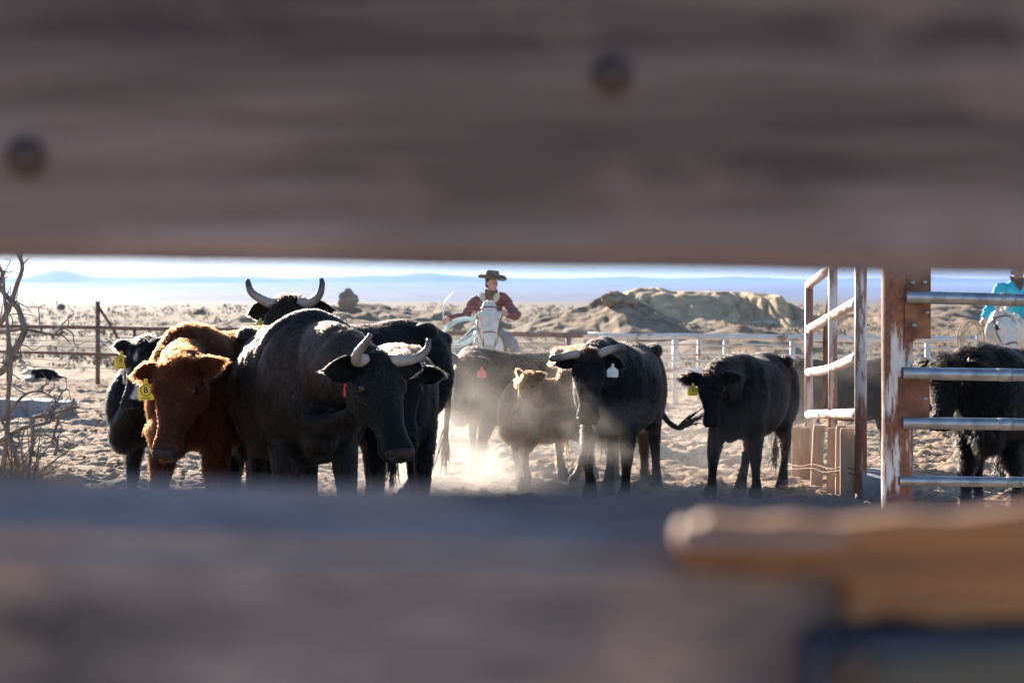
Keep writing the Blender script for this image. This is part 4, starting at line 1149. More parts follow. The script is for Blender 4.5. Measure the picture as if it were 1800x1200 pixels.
quad_animal('black_calf', 'fluffy black calf mostly hidden between the red calf and the large horned cow', 'calf', 470, 9.0, -5, .84,
    dict(px=468, py=622, d=8.3, yaw=5, pitch=58, size=.42), SK_BLACK, HR_BLACK, HERD, furlen=.045, furn=45000, tintf=bleach(.4), mess=.8, seed=9, lift=.55, earfur=1.6, ears=dict(r=(1, .05, .05), k=1.15))
quad_animal('horned_cow', 'black cow behind with both horns curving up above the skyline', 'cow', 602, 10.2, -46, 1.03,
    dict(px=508, py=531, d=9.25, yaw=-14, pitch=48, size=.52), SK_BLACK, HR_BLACK, HERD, girth=.98,
    horns=dict(l=[(.05, .00, 0), (.10, .02, .02), (.14, .06, .03), (.145, .12, .01), (.135, .15, 0)], r=[(.05, .00, 0), (.11, .03, .02), (.16, .07, .03), (.19, .125, .01), (.195, .145, 0)], r0=.036, rt=.3, pow=.8), hornmat=HORN2,
    ears=dict(l=(1, -.05, -.05), r=(1, -.2, -.1)), tags=[('l', .3, .06, .05, TAGT, False, 0), ('r', .5, .09, .07, TAGG, False, 40)], legs=dict(hl=(.22, .03, 0, 0), hr=(-.12, 0, 0, 0), fl=(.1, 0, 0, 0)),
    furlen=.024, furn=70000, tintf=bleach(.5), seed=11, poll=2.0, mess=.5)
quad_animal('black_calf', 'black calf with brownish back peering out behind the front horned head', 'calf', 698, 8.8, 8, .88,
    dict(px=712, py=652, d=7.95, yaw=10, pitch=66, size=.42), SK_BLACK, HR_BLACK, HERD, girth=.82, neck=.8,
    ears=dict(l=(1, -.0, .1), k=1.1), furlen=.034, furn=50000, tintf=lambda p, h: .95 * sstep(p[:, 2], 1.08, 1.24), seed=13, lift=.5, mess=.7)
quad_animal('dusty_cow', 'black cow veiled in pale dust facing left with a pink ear tag', 'cow', 915, 13.2, -66, .93,
    dict(px=818, py=632, d=12.5, yaw=-42, pitch=68, size=.50), SK_BLACK, HR_BLACK, HERD, girth=1.03,
    ears=dict(l=(1, .05, -.2), r=(1, .35, -.1)), tags=[('l', .5, .10, .085, TAGP, False, 40)], legs=dict(fl=(.1, 0, 0, 0), hl=(.1, 0, 0, 0), hr=(-.2, 0, 0, 0)),
    furlen=.026, furn=45000, tintf=bleach(.4), seed=15, rad=.0014)
quad_animal('brown_calf', 'small reddish brown calf in the dust facing left before the blunt horned cow', 'calf', 972, 12.1, -50, .74,
    dict(px=928, py=660, d=11.55, yaw=-46, pitch=64, size=.42), SK_BROWN, HR_BROWN, HERD, girth=.78, neck=.75,
    legs=dict(fl=(.12, 0, .05, .6), fr=(-.05, 0, 0, 0), hl=(-.15, 0, 0, 0), hr=(.15, 0, 0, 0)), furlen=.036, furn=42000, tintf=lambda p, h: sstep(n3(p, 4, 2), .3, .7), seed=17, muzzle=NOSEPINK, rad=.0013, ears=dict(l=(1, .35, -.2), r=(1, .6, -.1)))
quad_animal('blunt_horned_cow', 'black cow with brown poll and blunt sawn horns, white tag, tail swung right', 'cow', 1088, 10.95, -14, .94,
    dict(px=1036, py=622, d=9.95, yaw=-6, pitch=66, roll=3, size=.51), SK_BLACK, HR_BLACK, HERD, girth=1.02,
    horns=dict(l=[(.06, .035, 0), (.12, .05, .0), (.19, .062, .02)], r=[(.06, -.005, .02), (.12, -.022, .04), (.20, -.035, .08)], r0=.032, rt=.76, pow=1, cut=True), hornmat=HORN1,
    ears=dict(l=(1, -.35, -.1), r=(1, -.35, -.2), k=.9), tags=[('l', .42, .07, .082, TAGW, False, 0)],
    legs=dict(fr=(.16, .02, .06, .9), fl=(.02, -.03, 0, 0), hl=(.05, .06, 0, 0), hr=(.25, 0, 0, 0)),
    tail=[(-.86, 0, 1.20), (-.94, .07, 1.02), (-.95, .17, .78), (-.93, .27, .62), (-.92, .38, .56), (-.92, .46, .62)],
    furlen=.024, furn=70000, tintf=brown_top, seed=19, mess=.5, poll=1.8)
quad_animal('brown_calf', 'shaggy brown backed calf hidden behind the blunt horned cow, only back and ear showing', 'calf', 1068, 12.4, 24, .93,
    dict(px=1008, py=622, d=12.1, yaw=-70, pitch=55, size=.42), SK_BROWN, HR_BROWN, HERD, furlen=.05, furn=34000, tintf=lambda p, h: .6 * sstep(n3(p, 4, 2), .3, .7), seed=21, lift=.6, mess=.8)
quad_animal('black_calf', 'black calf walking forward alone left of the gate with a yellow ear tag', 'calf', 1316, 10.95, -24, .845,
    dict(px=1250, py=660, d=10.1, yaw=-6, pitch=68, size=.42), SK_BLACK, HR_BLACK, HERD, girth=.97, depth=.97, neck=.9,
    ears=dict(l=(1, .08, .0), r=(1, -.02, .1), k=1.1), tags=[('r', .45, .10, .078, TAGY, True, 18)],
    legs=dict(fr=(.05, -.06, .0, .35), fl=(-.03, .02, 0, 0), hl=(.02, .0, 0, 0), hr=(.30, 0, 0, 0)), furlen=.036, furn=75000, tintf=bleach(.25), seed=23, lift=.5, mess=.7, poll=2.0, earfur=1.4)
quad_animal('dusty_cow', 'dark cow behind the white gate almost lost in the dust', 'cow', 1488, 14.4, 78, .82,
    dict(px=1600, py=660, d=14.4, yaw=70, pitch=55, size=.47), SK_BLACK, HR_BLACK, HERD, furlen=.028, furn=34000, tintf=bleach(.3), seed=25, rad=.0014)
quad_animal('shaggy_black_calf', 'shaggy black calf behind the galvanised pipes at the right edge', 'calf', 1745, 9.3, -22, .87,
    dict(px=1668, py=640, d=8.75, yaw=-38, pitch=62, size=.47), SK_BLACK, HR_BLACK, HERD, girth=1.06,
    legs=dict(fl=(.0, .04, 0, 0), fr=(.05, 0, 0, 0)), furlen=.052, furn=80000, tintf=bleach(.2), seed=27, lift=.6, mess=.8, poll=1.8, earfur=1.2)
# ------------------------------------------------------------------ horses and riders
SK_WHITE = coat('hide_white', (.66, .62, .57), (.40, .34, .30), .6)
MANE = simple('mane_cream', (.62, .55, .45), (.75, .69, .6), 30, .7, mapscale=(1, 1, .2))
LEATHER = simple('leather', (.07, .03, .015), (.16, .075, .035), 14, .5, .2, .004)
SKINM = simple('face_skin', (.45, .235, .17), (.54, .30, .22), 14, .5)
HATM = simple('hat_felt', (.10, .072, .05), (.15, .11, .08), 10, .85, .2, .003)
ROPE_T = simple('rope_teal', (.50, .66, .64), (.70, .80, .77), 60, .7, .5, .004)
ROPE_B = simple('rope_tan', (.34, .26, .18), (.50, .41, .30), 60, .7, .5, .004)
HAIRM = simple('head_hair', (.05, .03, .018), (.09, .055, .03), 60, .7)
BOOT = simple('boot_leather', (.06, .03, .018), (.10, .05, .03), 12, .45)

def plaid(name, a, b, c):
    m, nt, bs = nmat(name)
    tc = nt.nodes.new('ShaderNodeTexCoord')
    col = mixc(nt, noise(nt, 5, 3), a, b)
    for ax, sc in ((0, (1, 0, 0)), (2, (0, 0, 1))):
        w = nt.nodes.new('ShaderNodeTexWave'); w.inputs['Scale'].default_value = 5.5; w.bands_direction = 'X' if ax == 0 else 'Z'
        w.inputs['Distortion'].default_value = 1.2; w.inputs['Detail Scale'].default_value = .6
        nt.links.new(tc.outputs['Object'], w.inputs[0])
        col = mixc(nt, ramp(nt, w.outputs['Fac'], [(.62, (0, 0, 0)), (.8, (.55, .55, .55))]), col, c)
    nt.links.new(col, bs.inputs['Base Color']); bs.inputs['Roughness'].default_value = .85
    return m
SHIRT_R = plaid('shirt_plaid', (.19, .075, .068), (.25, .115, .10), (.10, .045, .048))
SHIRT_T = simple('shirt_turquoise', (.02, .33, .47), (.05, .46, .58), 6, .8)
DENIM = simple('denim', (.11, .13, .17), (.19, .22, .27), 9, .85, .2, .003)
SCARF = simple('scarf', (.06, .045, .03), (.22, .16, .07), 18, .8)

def finger_hand(mb, wrist, dirv, palm_n, size=.19, curl=.9, side=1):
    """palm with four fingers and a thumb, curled; dirv: along the hand, palm_n: out of the palm"""
    d = np.asarray(dirv, float); d /= np.linalg.norm(d); n = np.asarray(palm_n, float); n = n - d * (n @ d); n /= np.linalg.norm(n); s = np.cross(d, n) * side
    w = np.asarray(wrist, float)
    mb.tube([w, w + d * .03, w + d * .07, w + d * .10], [(.030, .022), (.038, .022), (.044, .022), (.040, .018)], 10, 2, up=n)
    for k, (o, L) in enumerate(((-.030, .070), (-.010, .080), (.011, .075), (.031, .060))):
        b = w + d * .09 + s * o; a1, a2, a3 = curl * .6, curl * 1.5, curl * 2.3
        p1 = b + (d * math.cos(a1) + n * math.sin(a1)) * L * .42; p2 = p1 + (d * math.cos(a2) + n * math.sin(a2)) * L * .34; p3 = p2 + (d * math.cos(a3) + n * math.sin(a3)) * L * .28
        mb.tube([b, p1, p2, p3], [.0105, .0100, .0095, .008], 8, 2)
    b = w + d * .03 - s * .034
    mb.tube([b, b - s * .026 + d * .022 + n * .012, b - s * .016 + d * .05 + n * .032, b - s * .0 + d * .07 + n * .045], [.014, .013, .011, .009], 8, 2)

def rider(name, label, horse, J, mats, hat=True):
    """J: joints in the horse's own space (x forward, y its left, z up)"""
    shirtm, legm = mats
    root = empty(name, horse.location, horse.rotation_euler.z); root.scale = horse.scale
    tag(root, label, 'person', 'riders working the herd')
    A = {k: v3(*v) for k, v in J.items() if k != 'scarf'}
    hip, chest, neck, hd = A['hip'], A['chest'], A['neck'], A['head']
    yaw = math.radians(J['yaw'][0]); hfwd = v3(math.cos(yaw), math.sin(yaw), -.12); hfwd /= np.linalg.norm(hfwd)
    hl = np.cross(v3(0, 0, 1), hfwd); hl /= np.linalg.norm(hl); hu = np.cross(hfwd, hl)
    def torso(mb, g):
        mb.tube([hip - v3(0, 0, .10), hip, hip * .55 + chest * .45, chest, chest * .45 + neck * .55, neck], [(.155 + g, .11 + g), (.165 + g, .12 + g), (.155 + g, .115 + g), (.19 + g, .125 + g), (.15 + g, .095 + g), (.06 + g, .06 + g)], 18, 4, up=(1, 0, .2))
    def arm(mb, k, g, end=1.0):
        s, e, w = A['sh' + k], A['el' + k], A['wr' + k]
        w2 = e + (w - e) * end
        mb.tube([s + (chest - s) * .3, s, s * .5 + e * .5, e, e * .5 + w2 * .5, w2], [(.06 + g, .06 + g), (.066 + g, .066 + g), (.052 + g, .052 + g), (.046 + g, .046 + g), (.044 + g, .044 + g), (.03 + g, .03 + g)], 12, 4)
    def leg(mb, s, g, end=1.0):
        h = hip + v3(.02, s * .10, -.05); k = A['kn' + ('l' if s > 0 else 'r')]; f = A['an' + ('l' if s > 0 else 'r')]
        f = k + (f - k) * end
        mb.tube([h, h * .5 + k * .5, k, k * .5 + f * .5, f], [(.095 + g, .095 + g), (.085 + g, .085 + g), (.063 + g, .063 + g), (.058 + g, .058 + g), (.045 + g, .045 + g)], 12, 4)
    b = MB(); torso(b, 0)
    for k in 'lr': arm(b, k, 0)
    for s in (1, -1): leg(b, s, 0)
    b.tube([neck - v3(0, 0, .05), neck + (hd - neck) * .6], [.058, .055], 12, 1)
    b.ell(hd + hu * .03 - hfwd * .01, (.098, .078, .105), np.stack([hfwd, hl, hu]))
    b.ell(hd - hu * .045 + hfwd * .025, (.068, .060, .075), np.stack([hfwd, hl, hu]))
    b.ell(hd - hu * .10 + hfwd * .055, (.030, .032, .022), np.stack([hfwd, hl, hu]))       # chin
    b.tube([hd + hu * .02 + hfwd * .082, hd - hu * .025 + hfwd * .108, hd - hu * .04 + hfwd * .085], [.011, .017, .013], 8, 3)   # nose
    for s in (1, -1):
        b.ell(hd + hl * s * .078 - hu * .01 - hfwd * .01, (.026, .012, .034), np.stack([hfwd, hl, hu]))
        b.ell(hd + hl * s * .034 + hu * .022 + hfwd * .078, (.016, .024, .008), np.stack([hfwd, hl, hu]))   # brow
        b.ell(hd + hl * s * .040 - hu * .03 + hfwd * .062, (.018, .02, .02), np.stack([hfwd, hl, hu]))      # cheekbone
    for k in 'lr':
        dv = A['wr' + k] - A['el' + k]
        finger_hand(b, A['wr' + k], dv + v3(*J.get('hd' + k, (0, 0, 0))), v3(*J['pn' + k]), side=1 if k == 'l' else -1)
    me = remesh(b, .0085, 2, .4); me.name = 'body'; me.materials.append(SKINM)
    o = bpy.data.objects.new('body', me); COL.objects.link(o); o.parent = root
    for s in (1, -1):
        e = MB(); e.ell(hd + hl * s * .034 + hu * .004 + hfwd * .083, (.008, .014, .008), np.stack([hfwd, hl, hu])); e.build('eye', EYE, root)
    mo = MB(); mo.ell(hd - hu * .066 + hfwd * .086, (.008, .022, .011), np.stack([hfwd, hl, hu])); mo.build('mouth', simple('mouth', (.12, .03, .03)), root)
    def cloth(name, mb, mat, vox, amp, fs):
        me = remesh(mb, vox, 3, .5); me.name = name
        co = np.zeros(len(me.vertices) * 3, np.float32); me.vertices.foreach_get('co', co); co = co.reshape(-1, 3).astype(float)
        no = np.zeros(len(me.vertices) * 3, np.float32); me.vertices.foreach_get('normal', no); no = no.reshape(-1, 3)
        q = co @ np.array([[.9, .3, .1], [-.2, .8, .5], [.3, -.4, .9]]) * fs
        d = (np.abs(fbm(q * np.array([1, 1, 2.2]), 2, 6) - .5) * 2 - .3) * amp
        me.vertices.foreach_set('co', (co + no * d[:, None]).astype(np.float32).ravel()); me.update()
        me.materials.append(mat); o = bpy.data.objects.new(name, me); COL.objects.link(o); o.parent = root
        return o
    b = MB(); torso(b, .034)
    for k in 'lr': arm(b, k, .027, .97)
    cloth('shirt', b, shirtm, .012, .035, 7.0)
    b = MB(); b.tube([hip - v3(0, 0, .14), hip - v3(0, 0, .03)], [(.175, .135), (.18, .138)], 16, 1, up=(1, 0, .2))
    for s in (1, -1): leg(b, s, .022, .96)
    cloth('jeans', b, legm, .013, .02, 8.0)
    b = MB(); b.tube([hip + v3(0, 0, -.035), hip + v3(0, 0, .012)], [(.192, .147), (.192, .147)], 18, 1, up=(1, 0, .2)); b.build('belt', LEATHER, root)
    for s in (1, -1):
        f = A['an' + ('l' if s > 0 else 'r')]; b = MB()
        b.tube([f + v3(-.01, 0, .22), f + v3(-.01, 0, .05), f + v3(.0, 0, -.01), f + v3(.11, 0, -.03), f + v3(.19, 0, -.035)], [(.07, .075), (.055, .06), (.05, .055), (.045, .035), (.02, .02)], 12, 3); b.build('boot', BOOT, root)
    # scarf
    b = MB(); a = np.linspace(0, 2 * math.pi, 20)
    c = neck * .6 + hd * .4 - v3(0, 0, .035)
    b.tube(np.stack([c[0] + np.cos(a) * .078, c[1] + np.sin(a) * .085, c[2] + .012 * np.sin(3 * a) - .025 * np.cos(a)], 1), np.full(20, .024), 8, 1, cap=False)
    b.tube([c + v3(.08, 0, -.02), c + v3(.115, .01, -.09), c + v3(.12, .015, -.17)], [(.075, .015), (.05, .015), (.008, .01)], 8, 3, up=(1, 0, 0))
    b.build('scarf', J.get('scarf', SCARF), root)
    b = MB(); b.ell(hd + hu * .04 - hfwd * .03, (.085, .087, .095), np.stack([hfwd, hl, hu])); b.ell(hd - hu * .02 - hfwd * .055, (.05, .075, .07), np.stack([hfwd, hl, hu])); b.build('hair', HAIRM, root)
    if hat:
        ho = hd + hu * .075; rr = []
        a = np.arange(36) / 36 * 2 * math.pi
        def hr_(r1, r2, h, curl=0.0, dent=0.0):
            q = ho + np.outer(np.cos(a) * r1, hfwd) + np.outer(np.sin(a) * r2, hl)
            return q + np.outer(h + curl * np.abs(np.sin(a)) ** 2.2 - dent * np.exp(-(np.sin(a) / .45) ** 2) * .5, hu)
        b = MB()
        b.rings([hr_(.108, .09, -.012), hr_(.21, .195, -.020, .038), hr_(.235, .22, -.008, .058), hr_(.234, .219, .002, .058), hr_(.18, .16, -.004, .026), hr_(.118, .098, .006)], False); b.build('hat_brim', HATM, root)
        b = MB(); b.rings([hr_(.120, .098, -.004), hr_(.118, .098, .05), hr_(.110, .09, .10), hr_(.095, .072, .128), hr_(.06, .04, .125), hr_(.02, .012, .112)]); b.build('hat_crown', HATM, root)
        b = MB(); b.rings([hr_(.1225, .1005, .004), hr_(.1225, .1005, .026)], False); b.build('hat_band', LEATHER, root)
    return root

def coil(name, label, mat, frame, c, rx, rz_, n, tail, r=.011, seed=1, tilt=0.0):
    """loose loops of rope hanging from a point; frame: the horse (for place and turn)"""
    g = np.random.default_rng(seed)
    root = empty(name, frame.location, frame.rotation_euler.z); root.scale = frame.scale
    for k in range(n):
        q = MB(); a = np.linspace(0, 2 * math.pi, 26); e = g.uniform(.86, 1.1); o = g.normal(size=3) * .018
        p = np.stack([c[0] + .05 * np.sin(a) + o[0] + (k - n / 2) * .012, c[1] + rx * e * np.sin(a) + o[1] + tilt * np.cos(a), c[2] - rz_ * e * (1 - np.cos(a)) + o[2]], 1)
        q.tube(p, np.full(len(p), r), 7, 1, cap=False); q.build('loop', mat, root)
    if tail is not None:
        q = MB(); q.tube(tail, np.full(len(tail), r * 1.1), 7, 5); q.build('rope_end', mat, root)
    tag(root, label, 'rope')
    return root

def tack(h, info):
    """bridle, saddle"""
    HP, f, u, l, HL = (info[k] for k in ('HP', 'f', 'u', 'l', 'HL'))
    b = MB(); a = np.linspace(0, 2 * math.pi, 25)
    def loop(s, w, up, dn, r=.010):
        p = [HP + f * s * HL + l * math.cos(t) * w * HL + u * (math.sin(t) * (up if math.sin(t) > 0 else dn)) * HL for t in a]
        b.tube(p, np.full(25, r), 6, 1, cap=False)
    loop(.62, .118, .105, .185); loop(.10, .172, .145, .30); loop(.90, .10, -.0, .15)
    for s in (1, -1):
        b.tube([HP + f * .05 * HL + l * s * .165 * HL, HP + f * .4 * HL + l * s * .165 * HL - u * .05 * HL, HP + f * .65 * HL + l * s * .118 * HL - u * .03 * HL, HP + f * .86 * HL + l * s * .11 * HL - u * .06 * HL], [.010] * 4, 6, 3)
        b.tube([HP + f * .88 * HL + l * s * .115 * HL - u * .06 * HL, HP + f * .2 * HL + l * s * .25 * HL - u * .45 * HL, v3(.40, s * .05, 1.60)], [.009] * 3, 6, 5)
    b.build('bridle', LEATHER, h)
    b = MB(); g = np.random.default_rng(3)
    for k in range(26):     # forelock and mane
        t = k / 25; p0 = (HP + u * .12 * HL - f * .03 * HL) * (1 - t) + v3(.40, 0, 1.47) * t + g.normal(size=3) * .012
        sd = -1 if k % 4 else 1
        b.tube([p0, p0 + v3(-.01, sd * .07, -.03), p0 + v3(-.02, sd * .12, -.16), p0 + v3(-.03, sd * .12, -.27)], [(.022, .012), (.024, .010), (.018, .008), (.004, .004)], 6, 3)
    b.build('mane', MANE, h)
    b = MB(); g = np.random.default_rng(5)
    for k in range(14):
        o = g.normal(size=2) * .03
        b.tube([(-.97, o[0] * .5, 1.22), (-1.02, o[0], .95), (-1.0, o[1], .55), (-.97, o[1], .32)], [.02, .022, .016, .004], 6, 3)
    b.build('tail_hair', MANE, h)
    s = empty('saddle', h.location, h.rotation_euler.z); s.scale = h.scale
    q = MB(); rr = []
    for x, zt, w, d in ((-.38, 1.56, .17, .20), (-.30, 1.53, .22, .34), (-.12, 1.475, .24, .42), (.06, 1.475, .235, .40), (.20, 1.53, .20, .30), (.27, 1.54, .12, .18)):
        an = np.linspace(-.15, math.pi + .15, 15)
        rr.append(np.concatenate([np.stack([np.full(15, x), np.cos(an) * (w + .08), zt - d + np.sin(an) * d], 1), np.stack([np.full(15, x), np.cos(an[::-1]) * (w + .05), zt - d - .03 + np.sin(an[::-1]) * d], 1)]))
    q.rings(rr); q.build('seat', LEATHER, s)
    q = MB(); q.tube([(.22, 0, 1.52), (.25, 0, 1.58), (.27, 0, 1.63)], [.035, .022, .036], 10, 3); q.build('saddle_horn', LEATHER, s)
    q = MB(); q.tube([(-.40, -.16, 1.50), (-.40, -.09, 1.60), (-.40, 0, 1.62), (-.40, .09, 1.60), (-.40, .16, 1.50)], [.03] * 5, 9, 3); q.build('cantle', LEATHER, s)
    for sd in (1, -1):
        q = MB(); q.tube([(.0, sd * .30, 1.2), (.03, sd * .36, .95), (.05, sd * .38, .80)], [(.04, .01)] * 3, 8, 3, up=(0, 1, 0)); q.build('stirrup_leather', LEATHER, s)
        q = MB(); a = np.linspace(0, 2 * math.pi, 17); q.tube(np.stack([.06 + .0 * a, sd * .38 + np.sin(a) * .06, .74 + np.cos(a) * .08], 1), np.full(17, .012), 6, 1, cap=False); q.build('stirrup', LEATHER, s)
    return s

def mane_tint(p, h): return np.clip(.9 * (sstep(h[:, 0], .82, .95) * (np.abs(h[:, 1]) < .3)) + .25 * sstep(n3(p, 5, 2), .4, .8), 0, 1)
h1, i1 = quad_animal('white_horse', 'white horse galloping head on toward the fence under the plaid shirted rider', 'horse', 856, 21.0, 2, .94,
    dict(px=860, py=532, d=19.85, yaw=2, pitch=68, size=.74), SK_WHITE, None, 'horses of the riders', horse=True, tintf=mane_tint, voxel=.018,
    legs=dict(fl=(.25, 0, .12, .8), fr=(-.1, 0, 0, 0), hl=(-.2, 0, 0, 0), hr=(.1, 0, 0, 0)), ears=dict(l=(.45, 1, .15), r=(.30, 1, .1)))
tag(tack(h1, i1), 'brown leather stock saddle on the galloping white horse', 'saddle')
rider('person', 'rider in wide dark hat and plaid shirt with arm flung out, on white horse', h1, dict(hip=(-.10, 0, 1.50), chest=(.06, .03, 1.85), neck=(.15, .06, 2.05), head=(.20, .07, 2.20), yaw=(52,),
    shl=(.14, .24, 1.98), ell=(.10, .47, 1.70), wrl=(.33, .30, 1.72), shr=(.02, -.19, 1.92), elr=(-.04, -.36, 1.69), wrr=(.12, -.60, 1.64),
    pnl=(.2, -1, .2), pnr=(.6, .4, -.2), knl=(.22, .42, 1.22), anl=(.10, .44, .82), knr=(.22, -.42, 1.22), anr=(.10, -.44, .82)), (SHIRT_R, DENIM))
coil('rope_coil', 'pale teal rope in loose loops hanging beside the galloping white horse', ROPE_T, h1, (.42, -.40, 1.64), .25, .19, 8, None, .0085, 4, .10)
q = MB(); q.tube([(.20, -.67, 1.60), (.20, -.685, 1.78), (.18, -.64, 1.92), (.16, -.55, 2.02), (.16, -.50, 2.06)], [.010, .010, .009, .008, .011], 8, 4)
o = q.build('rope_whip', TAGW); o.location = h1.location; o.rotation_euler = h1.rotation_euler; o.scale = h1.scale
tag(o, 'white curved rope whip raised in the plaid shirted rider\'s hand', 'whip')

h2, i2 = quad_animal('white_horse', 'white horse at the far right edge under the turquoise shirted rider', 'horse', 1806, 19.6, -4, .98,
    dict(px=1762, py=548, d=18.3, yaw=26, pitch=62, size=.72), SK_WHITE, None, 'horses of the riders', horse=True, tintf=mane_tint, voxel=.018)
tag(tack(h2, i2), 'brown leather saddle under the turquoise shirted rider', 'saddle')
rider('person', 'rider in turquoise shirt at right edge, head hidden by the upper plank', h2, dict(hip=(-.10, -.05, 1.52), chest=(.0, -.16, 1.92), neck=(.03, -.16, 2.12), head=(.06, -.15, 2.27), yaw=(20,),
    shl=(.03, .04, 2.03), ell=(.10, .22, 1.74), wrl=(.36, .12, 1.72), shr=(.0, -.37, 2.01), elr=(.05, -.50, 1.78), wrr=(.22, -.66, 1.58),
    pnl=(.2, -1, .2), pnr=(.3, .8, -.2), knl=(.22, .42, 1.24), anl=(.10, .44, .84), knr=(.22, -.42, 1.24), anr=(.10, -.44, .84), scarf=HAIRM), (SHIRT_T, DENIM))
coil('rope_coil', 'tan rope coil hanging from the turquoise shirted rider\'s hand', ROPE_B, h2, (.30, -.84, 1.55), .16, .26, 4, [(.28, -.74, 1.55), (.3, -.9, 1.45), (.3, -1.0, 1.2), (.3, -1.02, .95), (.3, -1.03, .7)], .011, 8)

# dog lying beyond the stone block
def dog():
    d = 36.8; x = (74 - CX) / FPX * d
    root = empty('dog', (x, d, gz(x, d)), 0); root.scale = (1.25,) * 3; b = MB()
    b.tube([(-.15, 0, .12), (.0, 0, .13), (.18, 0, .12), (.30, 0, .08)], [(.085, .095), (.10, .10), (.10, .09), (.05, .05)], 12, 4)
    b.tube([(-.15, 0, .13), (-.24, -.03, .17), (-.29, -.05, .16)], [.075, .065, .05], 10, 3)
    b.tube([(-.27, -.05, .165), (-.33, -.09, .14), (-.37, -.12, .125)], [.055, .038, .022], 10, 3)
    for s in (1, -1): b.tube([(-.1, s * .08, .08), (-.22, s * .09, .03), (-.34, s * .09, .025)], [.045, .03, .025], 8, 3); b.ell((.2, s * .09, .07), (.10, .05, .07))
    b.tube([(.3, 0, .08), (.40, .05, .04), (.50, .03, .03)], [.03, .03, .012], 8, 3)
    for s in (1, -1): b.tube([(-.27, -.05 + s * .04, .205), (-.265, -.05 + s * .055, .245), (-.275, -.05 + s * .06, .265)], [.022, .017, .005], 7, 2)
    me = remesh(b, .011, 4); me.name = 'body'
    co = np.array([v.co[:] for v in me.vertices]); tv = ((co[:, 0] < -.20) | ((co[:, 0] < -.12) & (co[:, 2] < .1))).astype(np.float32)
    me.attributes.new('tint', 'FLOAT', 'POINT').data.foreach_set('value', tv); me.materials.append(SK_WF)
    o = bpy.data.objects.new('body', me); COL.objects.link(o); o.parent = root
    for s in (1, -1): q = MB(); q.ell((-.315, -.075 + s * .03, .175), (.009, .009, .009)); q.build('eye', EYE, root)
    q = MB(); q.ell((-.385, -.13, .13), (.012, .014, .011)); q.build('nose', NOSE, root)
    make_fur('fur', me, root, HR_WF, 9000, lambda p: np.full(len(p), .03), lambda p: np.tile(v3(.9, 0, -.4), (len(p), 1)), lambda p: ((p[:, 0] < -.20) | ((p[:, 0] < -.12) & (p[:, 2] < .1))).astype(float), .0015, .4, 3, jit=.05)
    tag(root, 'black dog with a white head lying on the ground past the stone block', 'dog')
dog()
# ------------------------------------------------------------------ dust and air
def volbox(name, c, r, dens, col, aniso, nscale, lo, hi, label, seed=0, ground_bias=0.0):
    """soft-edged puff of dust: ellipsoid of radii r, broken up by noise"""
    b = bmesh.new(); bmesh.ops.create_icosphere(b, subdivisions=3, radius=1.06)
    me = bpy.data.meshes.new(name); b.to_mesh(me); b.free()
    o = bpy.data.objects.new(name, me); COL.objects.link(o); o.location = c; o.scale = r
    m = bpy.data.materials.new(name); m.use_nodes = True; nt = m.node_tree; nt.nodes.remove(nt.nodes['Principled BSDF'])
    pv = nt.nodes.new('ShaderNodeVolumePrincipled'); pv.inputs['Color'].default_value = (*col, 1); pv.inputs['Anisotropy'].default_value = aniso
    tc = nt.nodes.new('ShaderNodeTexCoord')
    ln = nt.nodes.new('ShaderNodeVectorMath'); ln.operation = 'LENGTH'; nt.links.new(tc.outputs['Object'], ln.inputs[0])
    fall = nt.nodes.new('ShaderNodeMapRange'); fall.interpolation_type = 'SMOOTHSTEP'; fall.inputs[1].default_value = 1.0; fall.inputs[2].default_value = .15; fall.inputs[3].default_value = 0; fall.inputs[4].default_value = 1
    nt.links.new(ln.outputs['Value'], fall.inputs[0])
    geo = nt.nodes.new('ShaderNodeNewGeometry'); mp = nt.nodes.new('ShaderNodeMapping'); mp.inputs['Location'].default_value = (seed * 3.7, seed, 0); mp.inputs['Scale'].default_value = (1, 1, 1.5)
    nt.links.new(geo.outputs['Position'], mp.inputs[0])
    n = noise(nt, nscale, 3, .55, vec=mp.outputs[0])
    nr = nt.nodes.new('ShaderNodeMapRange'); nr.inputs[1].default_value = lo; nr.inputs[2].default_value = hi; nt.links.new(n, nr.inputs[0])
    mu = nt.nodes.new('ShaderNodeMath'); mu.operation = 'MULTIPLY'; nt.links.new(fall.outputs[0], mu.inputs[0]); nt.links.new(nr.outputs[0], mu.inputs[1])
    mu2 = nt.nodes.new('ShaderNodeMath'); mu2.operation = 'MULTIPLY'; mu2.inputs[1].default_value = dens; nt.links.new(mu.outputs[0], mu2.inputs[0])
    nt.links.new(mu2.outputs[0], pv.inputs['Density'])
    nt.links.new(pv.outputs[0], nt.nodes['Material Output'].inputs['Volume'])
    me.materials.append(m)
    tag(o, label, 'dust', kind='stuff')
    return o
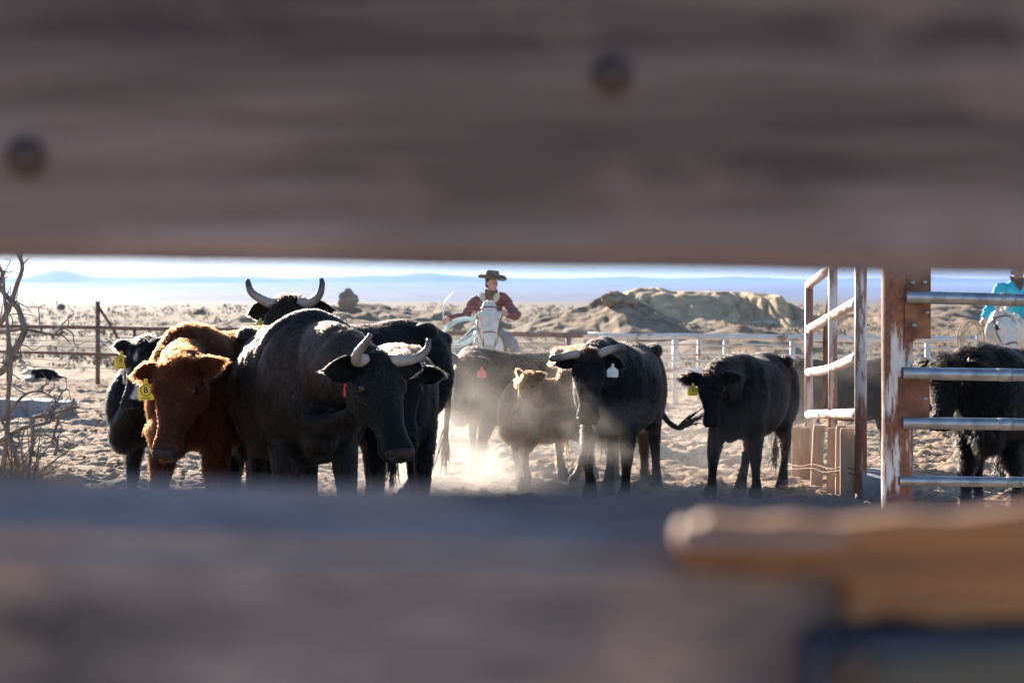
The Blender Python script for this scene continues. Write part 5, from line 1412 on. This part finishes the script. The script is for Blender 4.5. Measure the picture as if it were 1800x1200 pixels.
DUSTC = (.95, .88, .81)
def puff(px, d, zc, r, dens, ns, lo, hi, label, seed, an=.35):
    x = (px - CX) / FPX * d
    volbox('dust_cloud', (x, d, gz(x, d) + zc), r, dens, DUSTC, an, ns, lo, hi, label, seed)
puff(1000, 11.7, .45, (3.0, 1.6, .95), .23, 1.5, .42, .75, 'thin pale dust hanging over the cattle in the middle', 1)
puff(850, 12.0, .3, (1.2, .7, .75), .32, 2.0, .42, .70, 'dust veil in front of the cow with the pink tag', 2)
puff(945, 11.0, .02, (2.2, .9, .50), 1.0, 2.2, .35, .7, 'low bright dust kicked up around the small brown calf legs', 3)
puff(1215, 13.2, .4, (2.0, 1.1, .95), .17, 1.3, .35, .75, 'backlit dust hanging behind the lone black calf and sawn horned cow', 7)
puff(900, 15.0, .5, (2.6, 1.0, 1.1), .17, 1.3, .35, .75, 'backlit dust hanging between the cattle and the galloping horse', 8)
puff(1330, 10.2, .42, (.9, .5, .6), .30, 2.2, .40, .72, 'thin streaky dust drifting across the lone black calf', 9)
puff(1490, 13.9, .5, (1.1, .45, .95), .34, 1.2, .25, .7, 'dust veil drifting behind the white gate', 4)
puff(1020, 9.75, .62, (1.0, .4, .40), .62, 2.6, .42, .7, 'wisp of dust drifting below the sawn horned head', 5)
puff(765, 10.7, .5, (.65, .5, .9), .8, 2.2, .38, .7, 'dust drifting round the hind legs of the cow with upturned horns', 6)

hz = MB(); hz.box((0, 5600, 95), (13600, 12600, 250)); o = hz.build('haze', None, None, False)
m = bpy.data.materials.new('haze'); m.use_nodes = True; nt = m.node_tree; nt.nodes.remove(nt.nodes['Principled BSDF'])
pv = nt.nodes.new('ShaderNodeVolumePrincipled'); pv.inputs['Color'].default_value = (.27, .48, .98, 1); pv.inputs['Density'].default_value = 1.3e-4; pv.inputs['Anisotropy'].default_value = 0.0
nt.links.new(pv.outputs[0], nt.nodes['Material Output'].inputs['Volume']); o.data.materials.append(m)
tag(o, 'pale blue haze in the air over the valley', 'haze', kind='stuff')
